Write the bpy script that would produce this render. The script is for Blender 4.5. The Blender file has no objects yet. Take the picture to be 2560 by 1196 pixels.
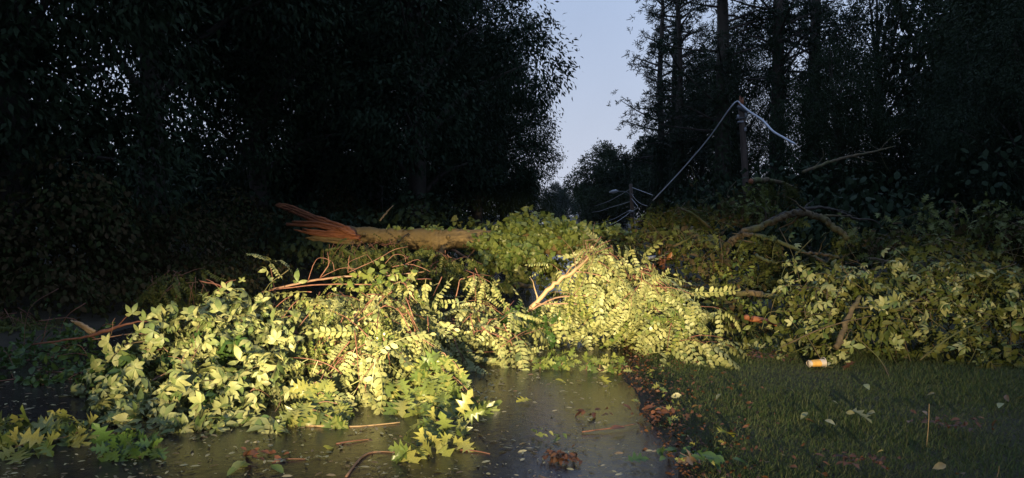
import bpy, math, random
import numpy as np
from mathutils import Matrix, Vector

SC = bpy.context.scene
COL = SC.collection
R = math.radians
rng = np.random.default_rng(7)
random.seed(7)

# ------------------------------------------------------------------ camera, sky, light, exposure
F = 1850.0                       # focal length in photo pixels (2560 wide)
YAW, PITCH = 4.33, 1.8
CAM = np.array([0.0, 0.0, 1.5])
cam = bpy.data.cameras.new('camera')
cam.sensor_width = 36
cam.lens = F / 2560 * 36
cam.clip_start = 0.05
cam.clip_end = 3000
cam_o = bpy.data.objects.new('camera', cam)
COL.objects.link(cam_o)
cam_o.location = CAM
cam_o.rotation_euler = (R(90 - PITCH), 0, R(YAW))
SC.camera = cam_o

world = bpy.data.worlds.new('World')
SC.world = world
world.use_nodes = True
wn, wl = world.node_tree.nodes, world.node_tree.links
wn.clear()
w_out = wn.new('ShaderNodeOutputWorld')
w_bg = wn.new('ShaderNodeBackground')
w_bg.inputs['Strength'].default_value = 0.1
w_sky = wn.new('ShaderNodeTexSky')
w_sky.sky_type = 'NISHITA'
w_sky.sun_disc = False
w_sky.sun_elevation = R(2.0)
w_sky.sun_rotation = R(200)
w_tc = wn.new('ShaderNodeTexCoord')
w_sep = wn.new('ShaderNodeSeparateXYZ')
w_ramp = wn.new('ShaderNodeValToRGB')             # even layer of dusk cloud
w_ramp.color_ramp.elements[0].position = 0.0
w_ramp.color_ramp.elements[0].color = (0.625, 0.680, 0.825, 1)
w_ramp.color_ramp.elements[1].position = 0.42
w_ramp.color_ramp.elements[1].color = (0.380, 0.525, 0.815, 1)
w_nz = wn.new('ShaderNodeTexNoise')
w_nz.inputs['Scale'].default_value = 3.0
w_nz.inputs['Detail'].default_value = 4.0
w_mr = wn.new('ShaderNodeMapRange')
w_mr.inputs[3].default_value = 8.9
w_mr.inputs[4].default_value = 12.6
w_scl = wn.new('ShaderNodeVectorMath')
w_scl.operation = 'SCALE'
w_mix = wn.new('ShaderNodeMix')
w_mix.data_type = 'RGBA'
w_mix.inputs[0].default_value = 0.85
wl.new(w_tc.outputs['Generated'], w_sep.inputs[0])
wl.new(w_sep.outputs['Z'], w_ramp.inputs[0])
wl.new(w_tc.outputs['Generated'], w_nz.inputs['Vector'])
wl.new(w_nz.outputs['Fac'], w_mr.inputs[0])
wl.new(w_ramp.outputs[0], w_scl.inputs[0])
wl.new(w_mr.outputs[0], w_scl.inputs['Scale'])
wl.new(w_sky.outputs[0], w_mix.inputs[6])
wl.new(w_scl.outputs[0], w_mix.inputs[7])
wl.new(w_mix.outputs[2], w_bg.inputs[0])
wl.new(w_bg.outputs[0], w_out.inputs[0])

sun = bpy.data.lights.new('sun', 'SUN')
sun.energy = 0.02
sun.angle = R(20)
sun.color = (1, 0.9, 0.8)
sun_o = bpy.data.objects.new('sun', sun)
COL.objects.link(sun_o)
sun_o.rotation_euler = (R(80), 0, R(-20))

# the two headlights of the vehicle standing behind the photographer
def headlight(x, z, watt, size, blend, flat, tx, ty, tz, roll):
    l = bpy.data.lights.new('headlight', 'SPOT')
    l.energy = watt
    l.color = (1.0, 0.80, 0.46)
    l.spot_size = R(size)
    l.spot_blend = blend
    l.shadow_soft_size = 0.06
    o = bpy.data.objects.new('headlight', l)
    COL.objects.link(o)
    p = Vector((x, -6.0, z))
    d = Vector((tx, ty, tz)) - p
    m = d.to_track_quat('-Z', 'Y').to_matrix() @ Matrix.Rotation(R(roll), 3, 'Z') @ Matrix.Diagonal((1, flat, 1))
    o.matrix_world = Matrix.Translation(p) @ m.to_4x4()
headlight(-1.55, 1.10, 22500, 33, 1.0, 0.265, -1.20, 10.0, 0.58, 1)
headlight(-0.05, 1.10, 13500, 49, 1.0, 0.175, 0.05, 10.0, 0.27, 2)

SC.view_settings.view_transform = 'Standard'
SC.view_settings.look = 'None'
SC.view_settings.exposure = 0.0
SC.view_settings.gamma = 1.0
SC.view_settings.use_curve_mapping = False
SC.cycles.max_bounces = 5
SC.cycles.use_denoising = True

# ------------------------------------------------------------------ helpers
_a, _b = R(YAW), R(PITCH)
FW = np.array([-math.sin(_a) * math.cos(_b), math.cos(_a) * math.cos(_b), -math.sin(_b)])
RT = np.array([math.cos(_a), math.sin(_a), 0.0])
UP = np.cross(RT, FW)

def ray(px, py):
    return FW + RT * (px - 1280) / F + UP * (598 - py) / F
def P(px, py, Y):                 # the point at distance Y along the road that the photo shows at (px, py)
    d = ray(px, py)
    return CAM + d * (Y / d[1])
def G(px, py, z=0.0):             # the ground point shown at (px, py)
    d = ray(px, py)
    return CAM + d * ((z - CAM[2]) / d[2])
def nrm(v):
    v = np.asarray(v, float)
    return v / np.maximum(np.linalg.norm(v, axis=-1, keepdims=True), 1e-9)

def mesh(name, V, T, mat, smooth=False):
    V = np.ascontiguousarray(V, dtype=np.float32)
    T = np.ascontiguousarray(T, dtype=np.int32)
    m = bpy.data.meshes.new(name)
    m.vertices.add(len(V))
    m.vertices.foreach_set('co', V.ravel())
    k = T.shape[1]
    m.loops.add(T.size)
    m.loops.foreach_set('vertex_index', T.ravel())
    m.polygons.add(len(T))
    m.polygons.foreach_set('loop_start', np.arange(0, T.size, k, dtype=np.int32))
    m.polygons.foreach_set('loop_total', np.full(len(T), k, dtype=np.int32))
    if smooth:
        m.polygons.foreach_set('use_smooth', np.ones(len(T), dtype=bool))
    m.update(calc_edges=True)
    m.materials.append(mat)
    return m

class Acc:                        # collects triangles for one mesh
    def __init__(s): s.V, s.T, s.n = [], [], 0
    def add(s, V, T):
        s.V.append(np.asarray(V, float)); s.T.append(np.asarray(T, int) + s.n); s.n += len(V)
    def arr(s): return np.concatenate(s.V), np.concatenate(s.T)
    def mesh(s, name, mat, smooth=False, off=None):
        V, T = s.arr()
        if off is not None: V = V - np.asarray(off)
        return mesh(name, V, T, mat, smooth)

def many(tpl, pos, Rm, sc):       # a template copied to n placements
    V, T = tpl
    n = len(pos)
    VV = np.einsum('nij,vj->nvi', Rm, V) * np.asarray(sc).reshape(n, 1, 1) + np.asarray(pos)[:, None, :]
    TT = T[None] + (np.arange(n) * len(V))[:, None, None]
    return VV.reshape(-1, 3), TT.reshape(-1, T.shape[1])

def frames(d, n):                 # rotation with +Y along d and +Z near n
    y = nrm(d)
    x = np.cross(y, n)
    bad = np.linalg.norm(x, axis=1) < 1e-4
    x[bad] = np.cross(y[bad], np.array([0.3, 0.5, 0.8]))
    x = nrm(x)
    z = np.cross(x, y)
    return np.stack([x, y, z], axis=2)

def tube(pts, rad, sides=7, wob=0.0, cap=True):
    pts = np.asarray(pts, float)
    rad = np.broadcast_to(np.asarray(rad, float), (len(pts),))
    tan = nrm(np.gradient(pts, axis=0))
    ref = np.array([0.13, 0.21, 0.97]) if abs(tan[0][2]) < 0.9 else np.array([1.0, 0.1, 0.0])
    V = []
    u = nrm(np.cross(tan[0], ref))
    for i in range(len(pts)):
        u = nrm(u - tan[i] * np.dot(u, tan[i]))
        w = np.cross(tan[i], u)
        a = np.arange(sides) / sides * 2 * np.pi
        r = rad[i] * (1 + wob * rng.uniform(-1, 1, sides))
        V.append(pts[i] + (np.cos(a) * r)[:, None] * u + (np.sin(a) * r)[:, None] * w)
    V = np.concatenate(V)
    T = []
    for i in range(len(pts) - 1):
        for j in range(sides):
            a, b = i * sides + j, i * sides + (j + 1) % sides
            c, d = a + sides, b + sides
            T += [(a, b, d), (a, d, c)]
    if cap:
        for base, rev in ((0, True), ((len(pts) - 1) * sides, False)):
            for j in range(1, sides - 1):
                t = (base, base + j, base + j + 1)
                T.append(t[::-1] if rev else t)
    return V, np.array(T)

def smooth_path(pts, n=6):        # Catmull-Rom through points (any number of columns)
    p = np.asarray(pts, float)
    p = np.vstack([2 * p[0] - p[1], p, 2 * p[-1] - p[-2]])
    out = []
    for i in range(1, len(p) - 2):
        for t in np.linspace(0, 1, n, endpoint=False):
            a, b, c, d = p[i - 1], p[i], p[i + 1], p[i + 2]
            out.append(0.5 * (2 * b + (c - a) * t + (2 * a - 5 * b + 4 * c - d) * t * t + (3 * b - a - 3 * c + d) * t ** 3))
    out.append(p[-2])
    return np.array(out)

def tag(o, label=None, cat=None, group=None, kind=None):
    if label: o['label'] = label
    if cat: o['category'] = cat
    if group: o['group'] = group
    if kind: o['kind'] = kind
    return o
def link(name, me, parent=None, loc=None):
    o = bpy.data.objects.new(name, me)
    COL.objects.link(o)
    if parent is not None: o.parent = parent
    if loc is not None: o.location = loc
    return o
def thing(name, loc, label, cat, group=None):
    o = bpy.data.objects.new(name, None)
    o.empty_display_size = 0.1
    COL.objects.link(o)
    o.location = loc
    return tag(o, label, cat, group)
def part(root, name, V, T, mat, smooth=False, kind=None, label=None):
    off = np.array(root.location)
    o = link(name, mesh(name, V - off, T, mat, smooth), root)
    if kind: o['kind'] = kind
    if label: o['label'] = label
    return o
def solo(name, V, T, mat, label, cat, group=None, smooth=False):
    off = np.array([V[:, 0].mean(), V[:, 1].mean(), V[:, 2].min()])
    o = link(name, mesh(name, V - off, T, mat, smooth), None, off)
    return tag(o, label, cat, group)

# ------------------------------------------------------------------ materials
def new_mat(name):
    m = bpy.data.materials.new(name)
    m.use_nodes = True
    return m, m.node_tree.nodes, m.node_tree.links, m.node_tree.nodes['Principled BSDF'], m.node_tree.nodes['Material Output']

def leaf_mat(name, cols, rough=0.45, transl=0.25, spec=0.4):
    m, n, l, p, out = new_mat(name)
    oi = n.new('ShaderNodeObjectInfo')
    ge = n.new('ShaderNodeNewGeometry')
    ad = n.new('ShaderNodeMath'); ad.operation = 'MULTIPLY_ADD'
    ad.inputs[1].default_value = 0.45
    fr = n.new('ShaderNodeMath'); fr.operation = 'FRACT'
    l.new(ge.outputs['Random Per Island'], ad.inputs[0])
    l.new(oi.outputs['Random'], ad.inputs[2])
    l.new(ad.outputs[0], fr.inputs[0])
    r = n.new('ShaderNodeValToRGB')
    e = r.color_ramp.elements
    while len(e) < len(cols): e.new(0.5)
    for i, c in enumerate(cols):
        e[i].position = i / (len(cols) - 1)
        e[i].color = (*c, 1)
    l.new(fr.outputs[0], r.inputs[0])
    tc = n.new('ShaderNodeTexCoord')
    nz = n.new('ShaderNodeTexNoise'); nz.inputs['Scale'].default_value = 28; nz.inputs['Detail'].default_value = 3
    l.new(tc.outputs['Object'], nz.inputs['Vector'])
    mr = n.new('ShaderNodeMapRange'); mr.inputs[1].default_value = 0.3; mr.inputs[2].default_value = 0.75
    mr.inputs[3].default_value = 0.7; mr.inputs[4].default_value = 1.2
    l.new(nz.outputs['Fac'], mr.inputs[0])
    sc = n.new('ShaderNodeVectorMath'); sc.operation = 'SCALE'
    l.new(r.outputs[0], sc.inputs[0]); l.new(mr.outputs[0], sc.inputs['Scale'])
    l.new(sc.outputs[0], p.inputs['Base Color'])
    p.inputs['Roughness'].default_value = rough
    p.inputs['Specular IOR Level'].default_value = spec
    tr = n.new('ShaderNodeBsdfTranslucent')
    l.new(sc.outputs[0], tr.inputs['Color'])
    mx = n.new('ShaderNodeMixShader'); mx.inputs[0].default_value = transl
    l.new(p.outputs[0], mx.inputs[1]); l.new(tr.outputs[0], mx.inputs[2])
    l.new(mx.outputs[0], out.inputs['Surface'])
    return m

def bark_mat(name, c1, c2, scale=6, stretch=(1, 1, 1), bump=0.6, rough=0.8, c3=None, moss=None):
    m, n, l, p, out = new_mat(name)
    tc = n.new('ShaderNodeTexCoord')
    mp = n.new('ShaderNodeMapping'); mp.inputs['Scale'].default_value = stretch
    nz = n.new('ShaderNodeTexNoise'); nz.inputs['Scale'].default_value = scale; nz.inputs['Detail'].default_value = 8; nz.inputs['Roughness'].default_value = 0.65
    l.new(tc.outputs['Object'], mp.inputs[0]); l.new(mp.outputs[0], nz.inputs['Vector'])
    r = n.new('ShaderNodeValToRGB')
    r.color_ramp.elements[0].position = 0.3; r.color_ramp.elements[0].color = (*c1, 1)
    r.color_ramp.elements[1].position = 0.7; r.color_ramp.elements[1].color = (*c2, 1)
    l.new(nz.outputs['Fac'], r.inputs[0])
    col = r.outputs[0]
    if moss:
        n2 = n.new('ShaderNodeTexNoise'); n2.inputs['Scale'].default_value = 1.7; n2.inputs['Detail'].default_value = 5
        l.new(tc.outputs['Object'], n2.inputs['Vector'])
        r2 = n.new('ShaderNodeValToRGB')
        r2.color_ramp.elements[0].position = 0.45; r2.color_ramp.elements[0].color = (0, 0, 0, 1)
        r2.color_ramp.elements[1].position = 0.6; r2.color_ramp.elements[1].color = (1, 1, 1, 1)
        l.new(n2.outputs['Fac'], r2.inputs[0])
        mx = n.new('ShaderNodeMix'); mx.data_type = 'RGBA'
        l.new(r2.outputs[0], mx.inputs[0]); l.new(col, mx.inputs[6]); mx.inputs[7].default_value = (*moss, 1)
        col = mx.outputs[2]
    l.new(col, p.inputs['Base Color'])
    p.inputs['Roughness'].default_value = rough
    b = n.new('ShaderNodeBump'); b.inputs['Strength'].default_value = bump; b.inputs['Distance'].default_value = 0.02
    l.new(nz.outputs['Fac'], b.inputs['Height']); l.new(b.outputs[0], p.inputs['Normal'])
    return m

def plain_mat(name, c, rough=0.6, metal=0.0, noise=0.25, scale=20):
    return bark_mat(name, tuple(x * (1 - noise) for x in c), tuple(min(1, x * (1 + noise)) for x in c), scale, bump=0.1, rough=rough)

M = {}
M['locust'] = leaf_mat('locust_leaf', [(0.10, 0.14, 0.045), (0.30, 0.31, 0.12), (0.36, 0.36, 0.15), (0.17, 0.20, 0.07), (0.32, 0.31, 0.115), (0.24, 0.27, 0.10)], 0.5, 0.07)
M['creeper'] = leaf_mat('creeper_leaf', [(0.27, 0.29, 0.12), (0.35, 0.35, 0.15), (0.07, 0.13, 0.035), (0.31, 0.31, 0.13), (0.21, 0.24, 0.09), (0.12, 0.17, 0.05)], 0.5, 0.07)
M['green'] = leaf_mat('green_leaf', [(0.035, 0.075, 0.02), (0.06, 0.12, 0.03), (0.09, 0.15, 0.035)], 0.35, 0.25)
M['oak'] = leaf_mat('oak_leaf', [(0.08, 0.13, 0.03), (0.20, 0.24, 0.06), (0.34, 0.33, 0.10), (0.11, 0.17, 0.04), (0.28, 0.28, 0.085)], 0.32, 0.25)
M['vine'] = leaf_mat('vine_leaf', [(0.08, 0.14, 0.03), (0.24, 0.27, 0.07), (0.13, 0.19, 0.04), (0.33, 0.33, 0.12)], 0.4, 0.25)
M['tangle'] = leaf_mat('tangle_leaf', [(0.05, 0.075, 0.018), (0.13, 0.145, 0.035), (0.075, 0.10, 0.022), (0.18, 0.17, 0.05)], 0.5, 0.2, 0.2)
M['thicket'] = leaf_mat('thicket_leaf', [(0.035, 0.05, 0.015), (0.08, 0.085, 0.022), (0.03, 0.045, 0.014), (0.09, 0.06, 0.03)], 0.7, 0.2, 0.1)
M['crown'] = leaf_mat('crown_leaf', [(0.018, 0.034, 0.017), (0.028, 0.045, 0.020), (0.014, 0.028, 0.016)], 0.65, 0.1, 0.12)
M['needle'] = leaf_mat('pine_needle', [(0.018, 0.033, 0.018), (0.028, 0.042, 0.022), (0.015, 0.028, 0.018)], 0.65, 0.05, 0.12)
M['bough'] = leaf_mat('bough_needle', [(0.10, 0.12, 0.04), (0.15, 0.17, 0.06), (0.08, 0.10, 0.035)], 0.5, 0.15)
M['brown_leaf'] = leaf_mat('brown_leaf', [(0.10, 0.04, 0.02), (0.06, 0.028, 0.015), (0.16, 0.07, 0.03), (0.035, 0.02, 0.012)], 0.5, 0.15)
M['litter'] = leaf_mat('litter_bits', [(0.36, 0.34, 0.19), (0.12, 0.13, 0.05), (0.42, 0.38, 0.22), (0.15, 0.09, 0.05), (0.22, 0.24, 0.10)], 0.4, 0.0)
M['yellow_leaf'] = leaf_mat('yellow_leaf', [(0.45, 0.42, 0.04), (0.5, 0.45, 0.06)], 0.4, 0.2)
M['orange_leaf'] = leaf_mat('orange_leaf', [(0.26, 0.10, 0.035), (0.18, 0.07, 0.03), (0.10, 0.045, 0.02)], 0.4, 0.15)
M['grass'] = leaf_mat('grass_blade', [(0.08, 0.13, 0.04), (0.11, 0.17, 0.05), (0.16, 0.17, 0.075), (0.07, 0.12, 0.035)], 0.5, 0.25, 0.3)
M['bark'] = bark_mat('fallen_bark', (0.05, 0.033, 0.014), (0.30, 0.20, 0.08), 13, (0.3, 1, 1), 1.0, 0.8, moss=(0.17, 0.115, 0.042))
M['dark_bark'] = bark_mat('dark_bark', (0.025, 0.02, 0.016), (0.06, 0.047, 0.036), 5, (1, 1, 0.3), 0.8)
M['limb_bark'] = bark_mat('limb_bark', (0.035, 0.026, 0.016), (0.17, 0.12, 0.06), 11, (1, 1, 1), 1.0, 0.85, moss=(0.09, 0.10, 0.03))
M['twig'] = bark_mat('twig_bark', (0.15, 0.075, 0.045), (0.32, 0.19, 0.12), 14, (1, 1, 1), 0.2, 0.5)
M['red_twig'] = bark_mat('red_twig_bark', (0.13, 0.05, 0.03), (0.27, 0.12, 0.08), 14, (1, 1, 1), 0.2, 0.5)
M['stem'] = bark_mat('stem_bark', (0.28, 0.18, 0.09), (0.45, 0.32, 0.18), 12, (1, 1, 1), 0.3, 0.6)
M['raw_wood'] = bark_mat('torn_wood', (0.10, 0.028, 0.012), (0.42, 0.15, 0.06), 9, (0.35, 1, 3.0), 0.9, 0.6)
M['pole'] = bark_mat('pole_wood', (0.055, 0.04, 0.032), (0.11, 0.08, 0.065), 7, (1, 1, 0.15), 0.5, 0.8)
M['cable'] = plain_mat('cable_sheath', (0.62, 0.63, 0.70), 0.35, 0, 0.1)
M['slack'] = plain_mat('weathered_wire', (0.20, 0.21, 0.24), 0.5, 0, 0.1)
M['wire'] = plain_mat('wire_sheath', (0.10, 0.105, 0.12), 0.45, 0, 0.1)
M['metal'] = plain_mat('grey_metal', (0.32, 0.33, 0.37), 0.45, 0, 0.1)
M['cup'] = plain_mat('cup_paper', (0.66, 0.56, 0.46), 0.6, 0, 0.06)
M['cup_band'] = plain_mat('cup_orange_print', (0.78, 0.44, 0.10), 0.6, 0, 0.2)

def road_mat():
    m, n, l, p, out = new_mat('wet_asphalt')
    tc = n.new('ShaderNodeTexCoord')
    def noise(s, d=6, rr=0.6):
        z = n.new('ShaderNodeTexNoise'); z.inputs['Scale'].default_value = s; z.inputs['Detail'].default_value = d; z.inputs['Roughness'].default_value = rr
        l.new(tc.outputs['Object'], z.inputs['Vector']); return z
    big, fine, mid, pat = noise(0.7), noise(45, 5, 0.75), noise(14, 5, 0.7), noise(3.2, 5, 0.65)
    def math_(op, x, y):
        z = n.new('ShaderNodeMath'); z.operation = op
        for i, v in enumerate((x, y)):
            if isinstance(v, (int, float)): z.inputs[i].default_value = v
            else: l.new(v, z.inputs[i])
        return z.outputs[0]
    def rng_(v, a, b, c, d):
        z = n.new('ShaderNodeMapRange')
        for i, q in enumerate((a, b, c, d)): z.inputs[i + 1].default_value = q
        l.new(v, z.inputs[0]); return z.outputs[0]
    tone = math_('ADD', math_('MULTIPLY', fine.outputs['Fac'], 0.5), math_('ADD', math_('MULTIPLY', mid.outputs['Fac'], 0.25), math_('MULTIPLY', pat.outputs['Fac'], 0.25)))
    r = n.new('ShaderNodeValToRGB')
    r.color_ramp.elements[0].position = 0.40; r.color_ramp.elements[0].color = (0.005, 0.0045, 0.0055, 1)
    r.color_ramp.elements[1].position = 0.62; r.color_ramp.elements[1].color = (0.025, 0.020, 0.0245, 1)
    l.new(tone, r.inputs[0]); l.new(r.outputs[0], p.inputs['Base Color'])
    p.inputs['Roughness'].default_value = 0.7
    p.inputs['Specular IOR Level'].default_value = 0.12
    p.inputs['Coat Weight'].default_value = 1.0
    p.inputs['Coat IOR'].default_value = 1.42
    wet = math_('ADD', math_('MULTIPLY', pat.outputs['Fac'], 0.5), math_('MULTIPLY', mid.outputs['Fac'], 0.5))
    l.new(rng_(wet, 0.42, 0.58, 0.02, 0.15), p.inputs['Coat Roughness'])
    h = math_('ADD', math_('MULTIPLY', fine.outputs['Fac'], 0.35), mid.outputs['Fac'])
    b = n.new('ShaderNodeBump'); b.inputs['Strength'].default_value = 0.6; b.inputs['Distance'].default_value = 0.02
    l.new(h, b.inputs['Height']); l.new(b.outputs[0], p.inputs['Normal'])
    cb = n.new('ShaderNodeBump'); cb.inputs['Strength'].default_value = 0.19; cb.inputs['Distance'].default_value = 0.02
    l.new(h, cb.inputs['Height']); l.new(cb.outputs[0], p.inputs['Coat Normal'])
    return m
M['road'] = road_mat()
M['soil'] = bark_mat('soil', (0.018, 0.014, 0.009), (0.05, 0.042, 0.022), 5, (1, 1, 1), 0.6, 0.9)

# ------------------------------------------------------------------ leaf shapes (base at the origin, along +Y, face +Z)
def strip_leaf(rows, bend=0.0, fold=0.0, twist=0.0):
    # rows: (half width, y of the edge, y of the midrib); mirrored about the midrib, tip is the last row
    V, T = [], []
    for x, ye, ym in rows:
        V += [(-x, ye, fold * x), (0, ym, 0), (x, ye, fold * x)]
    V = np.array(V, float)
    V[:, 2] -= bend * V[:, 1] ** 2
    V[:, 2] += twist * V[:, 0] * V[:, 1]
    for i in range(len(rows) - 1):
        a = 3 * i
        for (p, q) in ((0, 1), (1, 2)):
            T += [(a + p, a + q, a + 3 + q), (a + p, a + 3 + q, a + 3 + p)]
    return V, np.array(T)
def ovate(bend, fold, twist=0.0, w=0.25):
    return strip_leaf([(0.012, 0, 0), (w * 0.8, 0.24, 0.24), (w, 0.46, 0.46), (w * 0.72, 0.72, 0.72), (0.0, 1, 1)], bend, fold, twist)
def heart(bend, fold):
    return strip_leaf([(0.02, 0, 0), (0.36, -0.07, 0.08), (0.46, 0.24, 0.28), (0.34, 0.58, 0.58), (0.0, 1, 1)], bend, fold)
def oak(bend, fold, twist=0.0):
    return strip_leaf([(0.012, 0, 0), (0.018, 0.20, 0.20), (0.24, 0.26, 0.26), (0.09, 0.38, 0.34), (0.40, 0.56, 0.46),
                       (0.10, 0.60, 0.56), (0.34, 0.82, 0.66), (0.08, 0.80, 0.76), (0.15, 0.95, 0.84), (0.0, 1.06, 1.04)], bend, fold, twist)
def palmate(bend, k=5, seed=0):
    r = np.random.default_rng(seed)
    a = Acc()
    for i in range(k):
        ang = R(-95 + 190 * i / (k - 1)) + r.uniform(-0.12, 0.12)
        s = 1 - 0.32 * abs(i - (k - 1) / 2) / ((k - 1) / 2)
        w = r.uniform(0.21, 0.27)
        V, T = strip_leaf([(0.012, 0, 0), (w * 0.45, 0.17, 0.17), (w, 0.48, 0.48), (w * 0.75, 0.73, 0.73), (0.0, 1, 1)], bend + r.uniform(0, 0.25), r.uniform(0.05, 0.35), r.uniform(-0.3, 0.3))
        c, sn = math.cos(ang), math.sin(ang)
        V = V * s
        V = np.stack([V[:, 0] * c + V[:, 1] * sn, -V[:, 0] * sn + V[:, 1] * c, V[:, 2]], 1)
        a.add(V, T)
    return a.arr()
LEAFLET = (np.array([(0, 0, 0), (-0.24, 0.28, 0.02), (-0.26, 0.70, 0.015), (0, 1.0, -0.05), (0.26, 0.70, 0.015), (0.24, 0.28, 0.02)], float),
           np.array([(0, 5, 1), (1, 5, 4), (1, 4, 2), (2, 4, 3)]))
def frond(pairs, curve, side, seed, wilt=0.5, lw=0.145):
    r = np.random.default_rng(seed)
    a = Acc()
    s = np.linspace(0, 1, 6)
    def at(t):
        ang = curve * t
        return np.array([side * t * t, t * (1 - 0.16 * curve * t * curve * t), -0.5 * curve * t * t])
    c = np.array([at(t) for t in s])
    V = np.concatenate([c + [-0.006, 0, 0.004], c + [0.006, 0, 0.004]])
    T = []
    for i in range(5): T += [(i, 6 + i, 7 + i), (i, 7 + i, i + 1)]
    a.add(V, np.array(T))
    for i in range(pairs + 1):
        t = 0.16 + 0.80 * i / pairs
        p, q = at(t), at(min(t + 0.03, 1.05))
        d = nrm(q - p)
        for sgn in ((-1, 1) if i < pairs else (0,)):
            if r.random() < 0.07: continue
            L = lw * (1.0 - 0.45 * abs(t - 0.5)) * r.uniform(0.7, 1.15)
            dd = nrm(d * (0.55 if sgn else 1) + np.array([sgn, 0, -wilt * r.uniform(0.2, 1.2) + 0.1]) * (1 if sgn else 0))
            nn = nrm(np.array([r.uniform(-0.3, 0.3), -d[2], d[1]]) + r.uniform(-0.2, 0.2, 3))
            Rm = frames(dd[None], nn[None])[0]
            a.add(LEAFLET[0] * L @ Rm.T + p, LEAFLET[1])
    return a.arr()
def needle_spray(n, seed, w=0.005):
    r = np.random.default_rng(seed)
    a = Acc()
    for i in range(n):
        t = 0.75 * i / n
        d = nrm(np.array([r.normal(0, 0.55), 1, r.normal(0, 0.4) - 0.1]))
        L = r.uniform(0.2, 0.5)
        p = np.array([0, t, -0.25 * t * t])
        s = nrm(np.cross(d, [0, 0, 1.0])) * w
        e = p + d * L + np.array([0, 0, -0.12])
        a.add(np.array([p - s, p + s, e]), np.array([(0, 1, 2)]))
    return a.arr()

TPL = {
    'frond': [frond(9, 0.5, 0.05, 1, 0.3), frond(10, 0.9, -0.16, 2, 0.9), frond(9, 1.2, 0.18, 3, 0.5), frond(8, 0.3, -0.05, 4, 1.4), frond(10, 1.6, 0.05, 5, 0.2), frond(9, 0.8, 0.22, 6, 1.1), frond(7, 0.6, -0.25, 7, 0.7), frond(10, 1.3, -0.08, 8, 1.8)],
    'palmate': [palmate(0.15, 5, 1), palmate(0.4, 4, 2), palmate(0.25, 5, 3), palmate(0.55, 3, 4), palmate(0.3, 4, 5), palmate(0.7, 5, 6)],
    'oak': [oak(0.15, 0.25), oak(0.5, 0.4, 0.4), oak(0.8, 0.15, -0.5), oak(0.3, 0.6, 0.2)],
    'heart': [heart(0.2, 0.2), heart(0.5, 0.1), heart(0.3, 0.4)],
    'ovate': [ovate(0.2, 0.3), ovate(0.5, 0.15, 0.4), ovate(0.3, 0.4, -0.3)],
    'needles': [needle_spray(26, 1), needle_spray(26, 2)],
}
_tm = {}
def tpl_mesh(kind, i, mat):
    k = (kind, i, mat)
    if k not in _tm:
        _tm[k] = mesh({'frond': 'compound_leaf'}.get(kind, kind + '_leaf'), *TPL[kind][i], M[mat])
    return _tm[k]

class Leaves:                     # placements of one kind of leaf for one thing
    def __init__(s, kind, mat):
        s.kind, s.mat, s.pos, s.dir, s.nor, s.sc = kind, mat, [], [], [], []
    def add(s, p, d, n, sc):
        s.pos.append(p); s.dir.append(d); s.nor.append(n); s.sc.append(sc)
    def put(s, root, limit=290, name='leaf', stuff='leaves'):
        if not s.pos: return
        pos, d, n, sc = np.array(s.pos), nrm(np.array(s.dir)), nrm(np.array(s.nor)), np.array(s.sc)
        end = pos[:, 2] + d[:, 2] * sc                        # nothing dives under the ground
        low = end < 0.03
        d[low, 2] = np.maximum(d[low, 2], (0.03 - np.maximum(pos[low, 2], 0.02)) / sc[low])
        d = nrm(d)
        pos[:, 2] = np.maximum(pos[:, 2], 0.03)
        Rm = frames(d, n)
        which = rng.integers(0, len(TPL[s.kind]), len(pos))
        order = np.argsort(np.linalg.norm(pos - CAM, axis=1))
        off = np.array(root.location)
        for i in order[:limit]:
            o = link(name, tpl_mesh(s.kind, which[i], s.mat), root)
            m = np.eye(4)
            m[:3, :3] = Rm[i] * sc[i]
            m[:3, 3] = pos[i] - off
            o.matrix_basis = Matrix(m.tolist())
        rest = order[limit:]
        if len(rest):
            a = Acc()
            for k in range(len(TPL[s.kind])):
                q = rest[which[rest] == k]
                if len(q): a.add(*many(TPL[s.kind][k], pos[q], Rm[q], sc[q]))
            o = part(root, stuff, *a.arr(), M[s.mat])
            o['kind'] = 'stuff'

def E(px, py, Y, rx, rz, ry):     # an ellipsoid of a pile: photo centre and half sizes in photo pixels, depth in metres
    k = Y / F
    return P(px, py, Y), np.array([rx * k, ry, rz * k])
def on_mounds(ells, n, lo=0.8, hi=1.05, zmin=-0.35, r=rng):
    area = np.array([e[1][0] * e[1][2] + e[1][0] * e[1][1] + e[1][1] * e[1][2] for e in ells])
    out_p, out_n = [], []
    tries = 0
    while len(out_p) < n and tries < n * 20:
        tries += 1
        c, rad = ells[r.choice(len(ells), p=area / area.sum())]
        u = nrm(r.normal(size=3))
        if u[2] < zmin: continue
        p = c + rad * u * r.uniform(lo, hi)
        if p[2] < 0.02: continue
        if any(np.sum(((p - c2) / r2) ** 2) < 0.5 for c2, r2 in ells if c2 is not c): continue
        out_p.append(p); out_n.append(nrm(u / rad))
    return np.array(out_p), np.array(out_n)
DOWN = np.array([0, 0, -1.0])
def downhill(n):
    t = DOWN - n * np.dot(DOWN, n)
    l = np.linalg.norm(t)
    return t / l if l > 0.05 else nrm(np.array([rng.normal(), rng.normal(), 0]))

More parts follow.
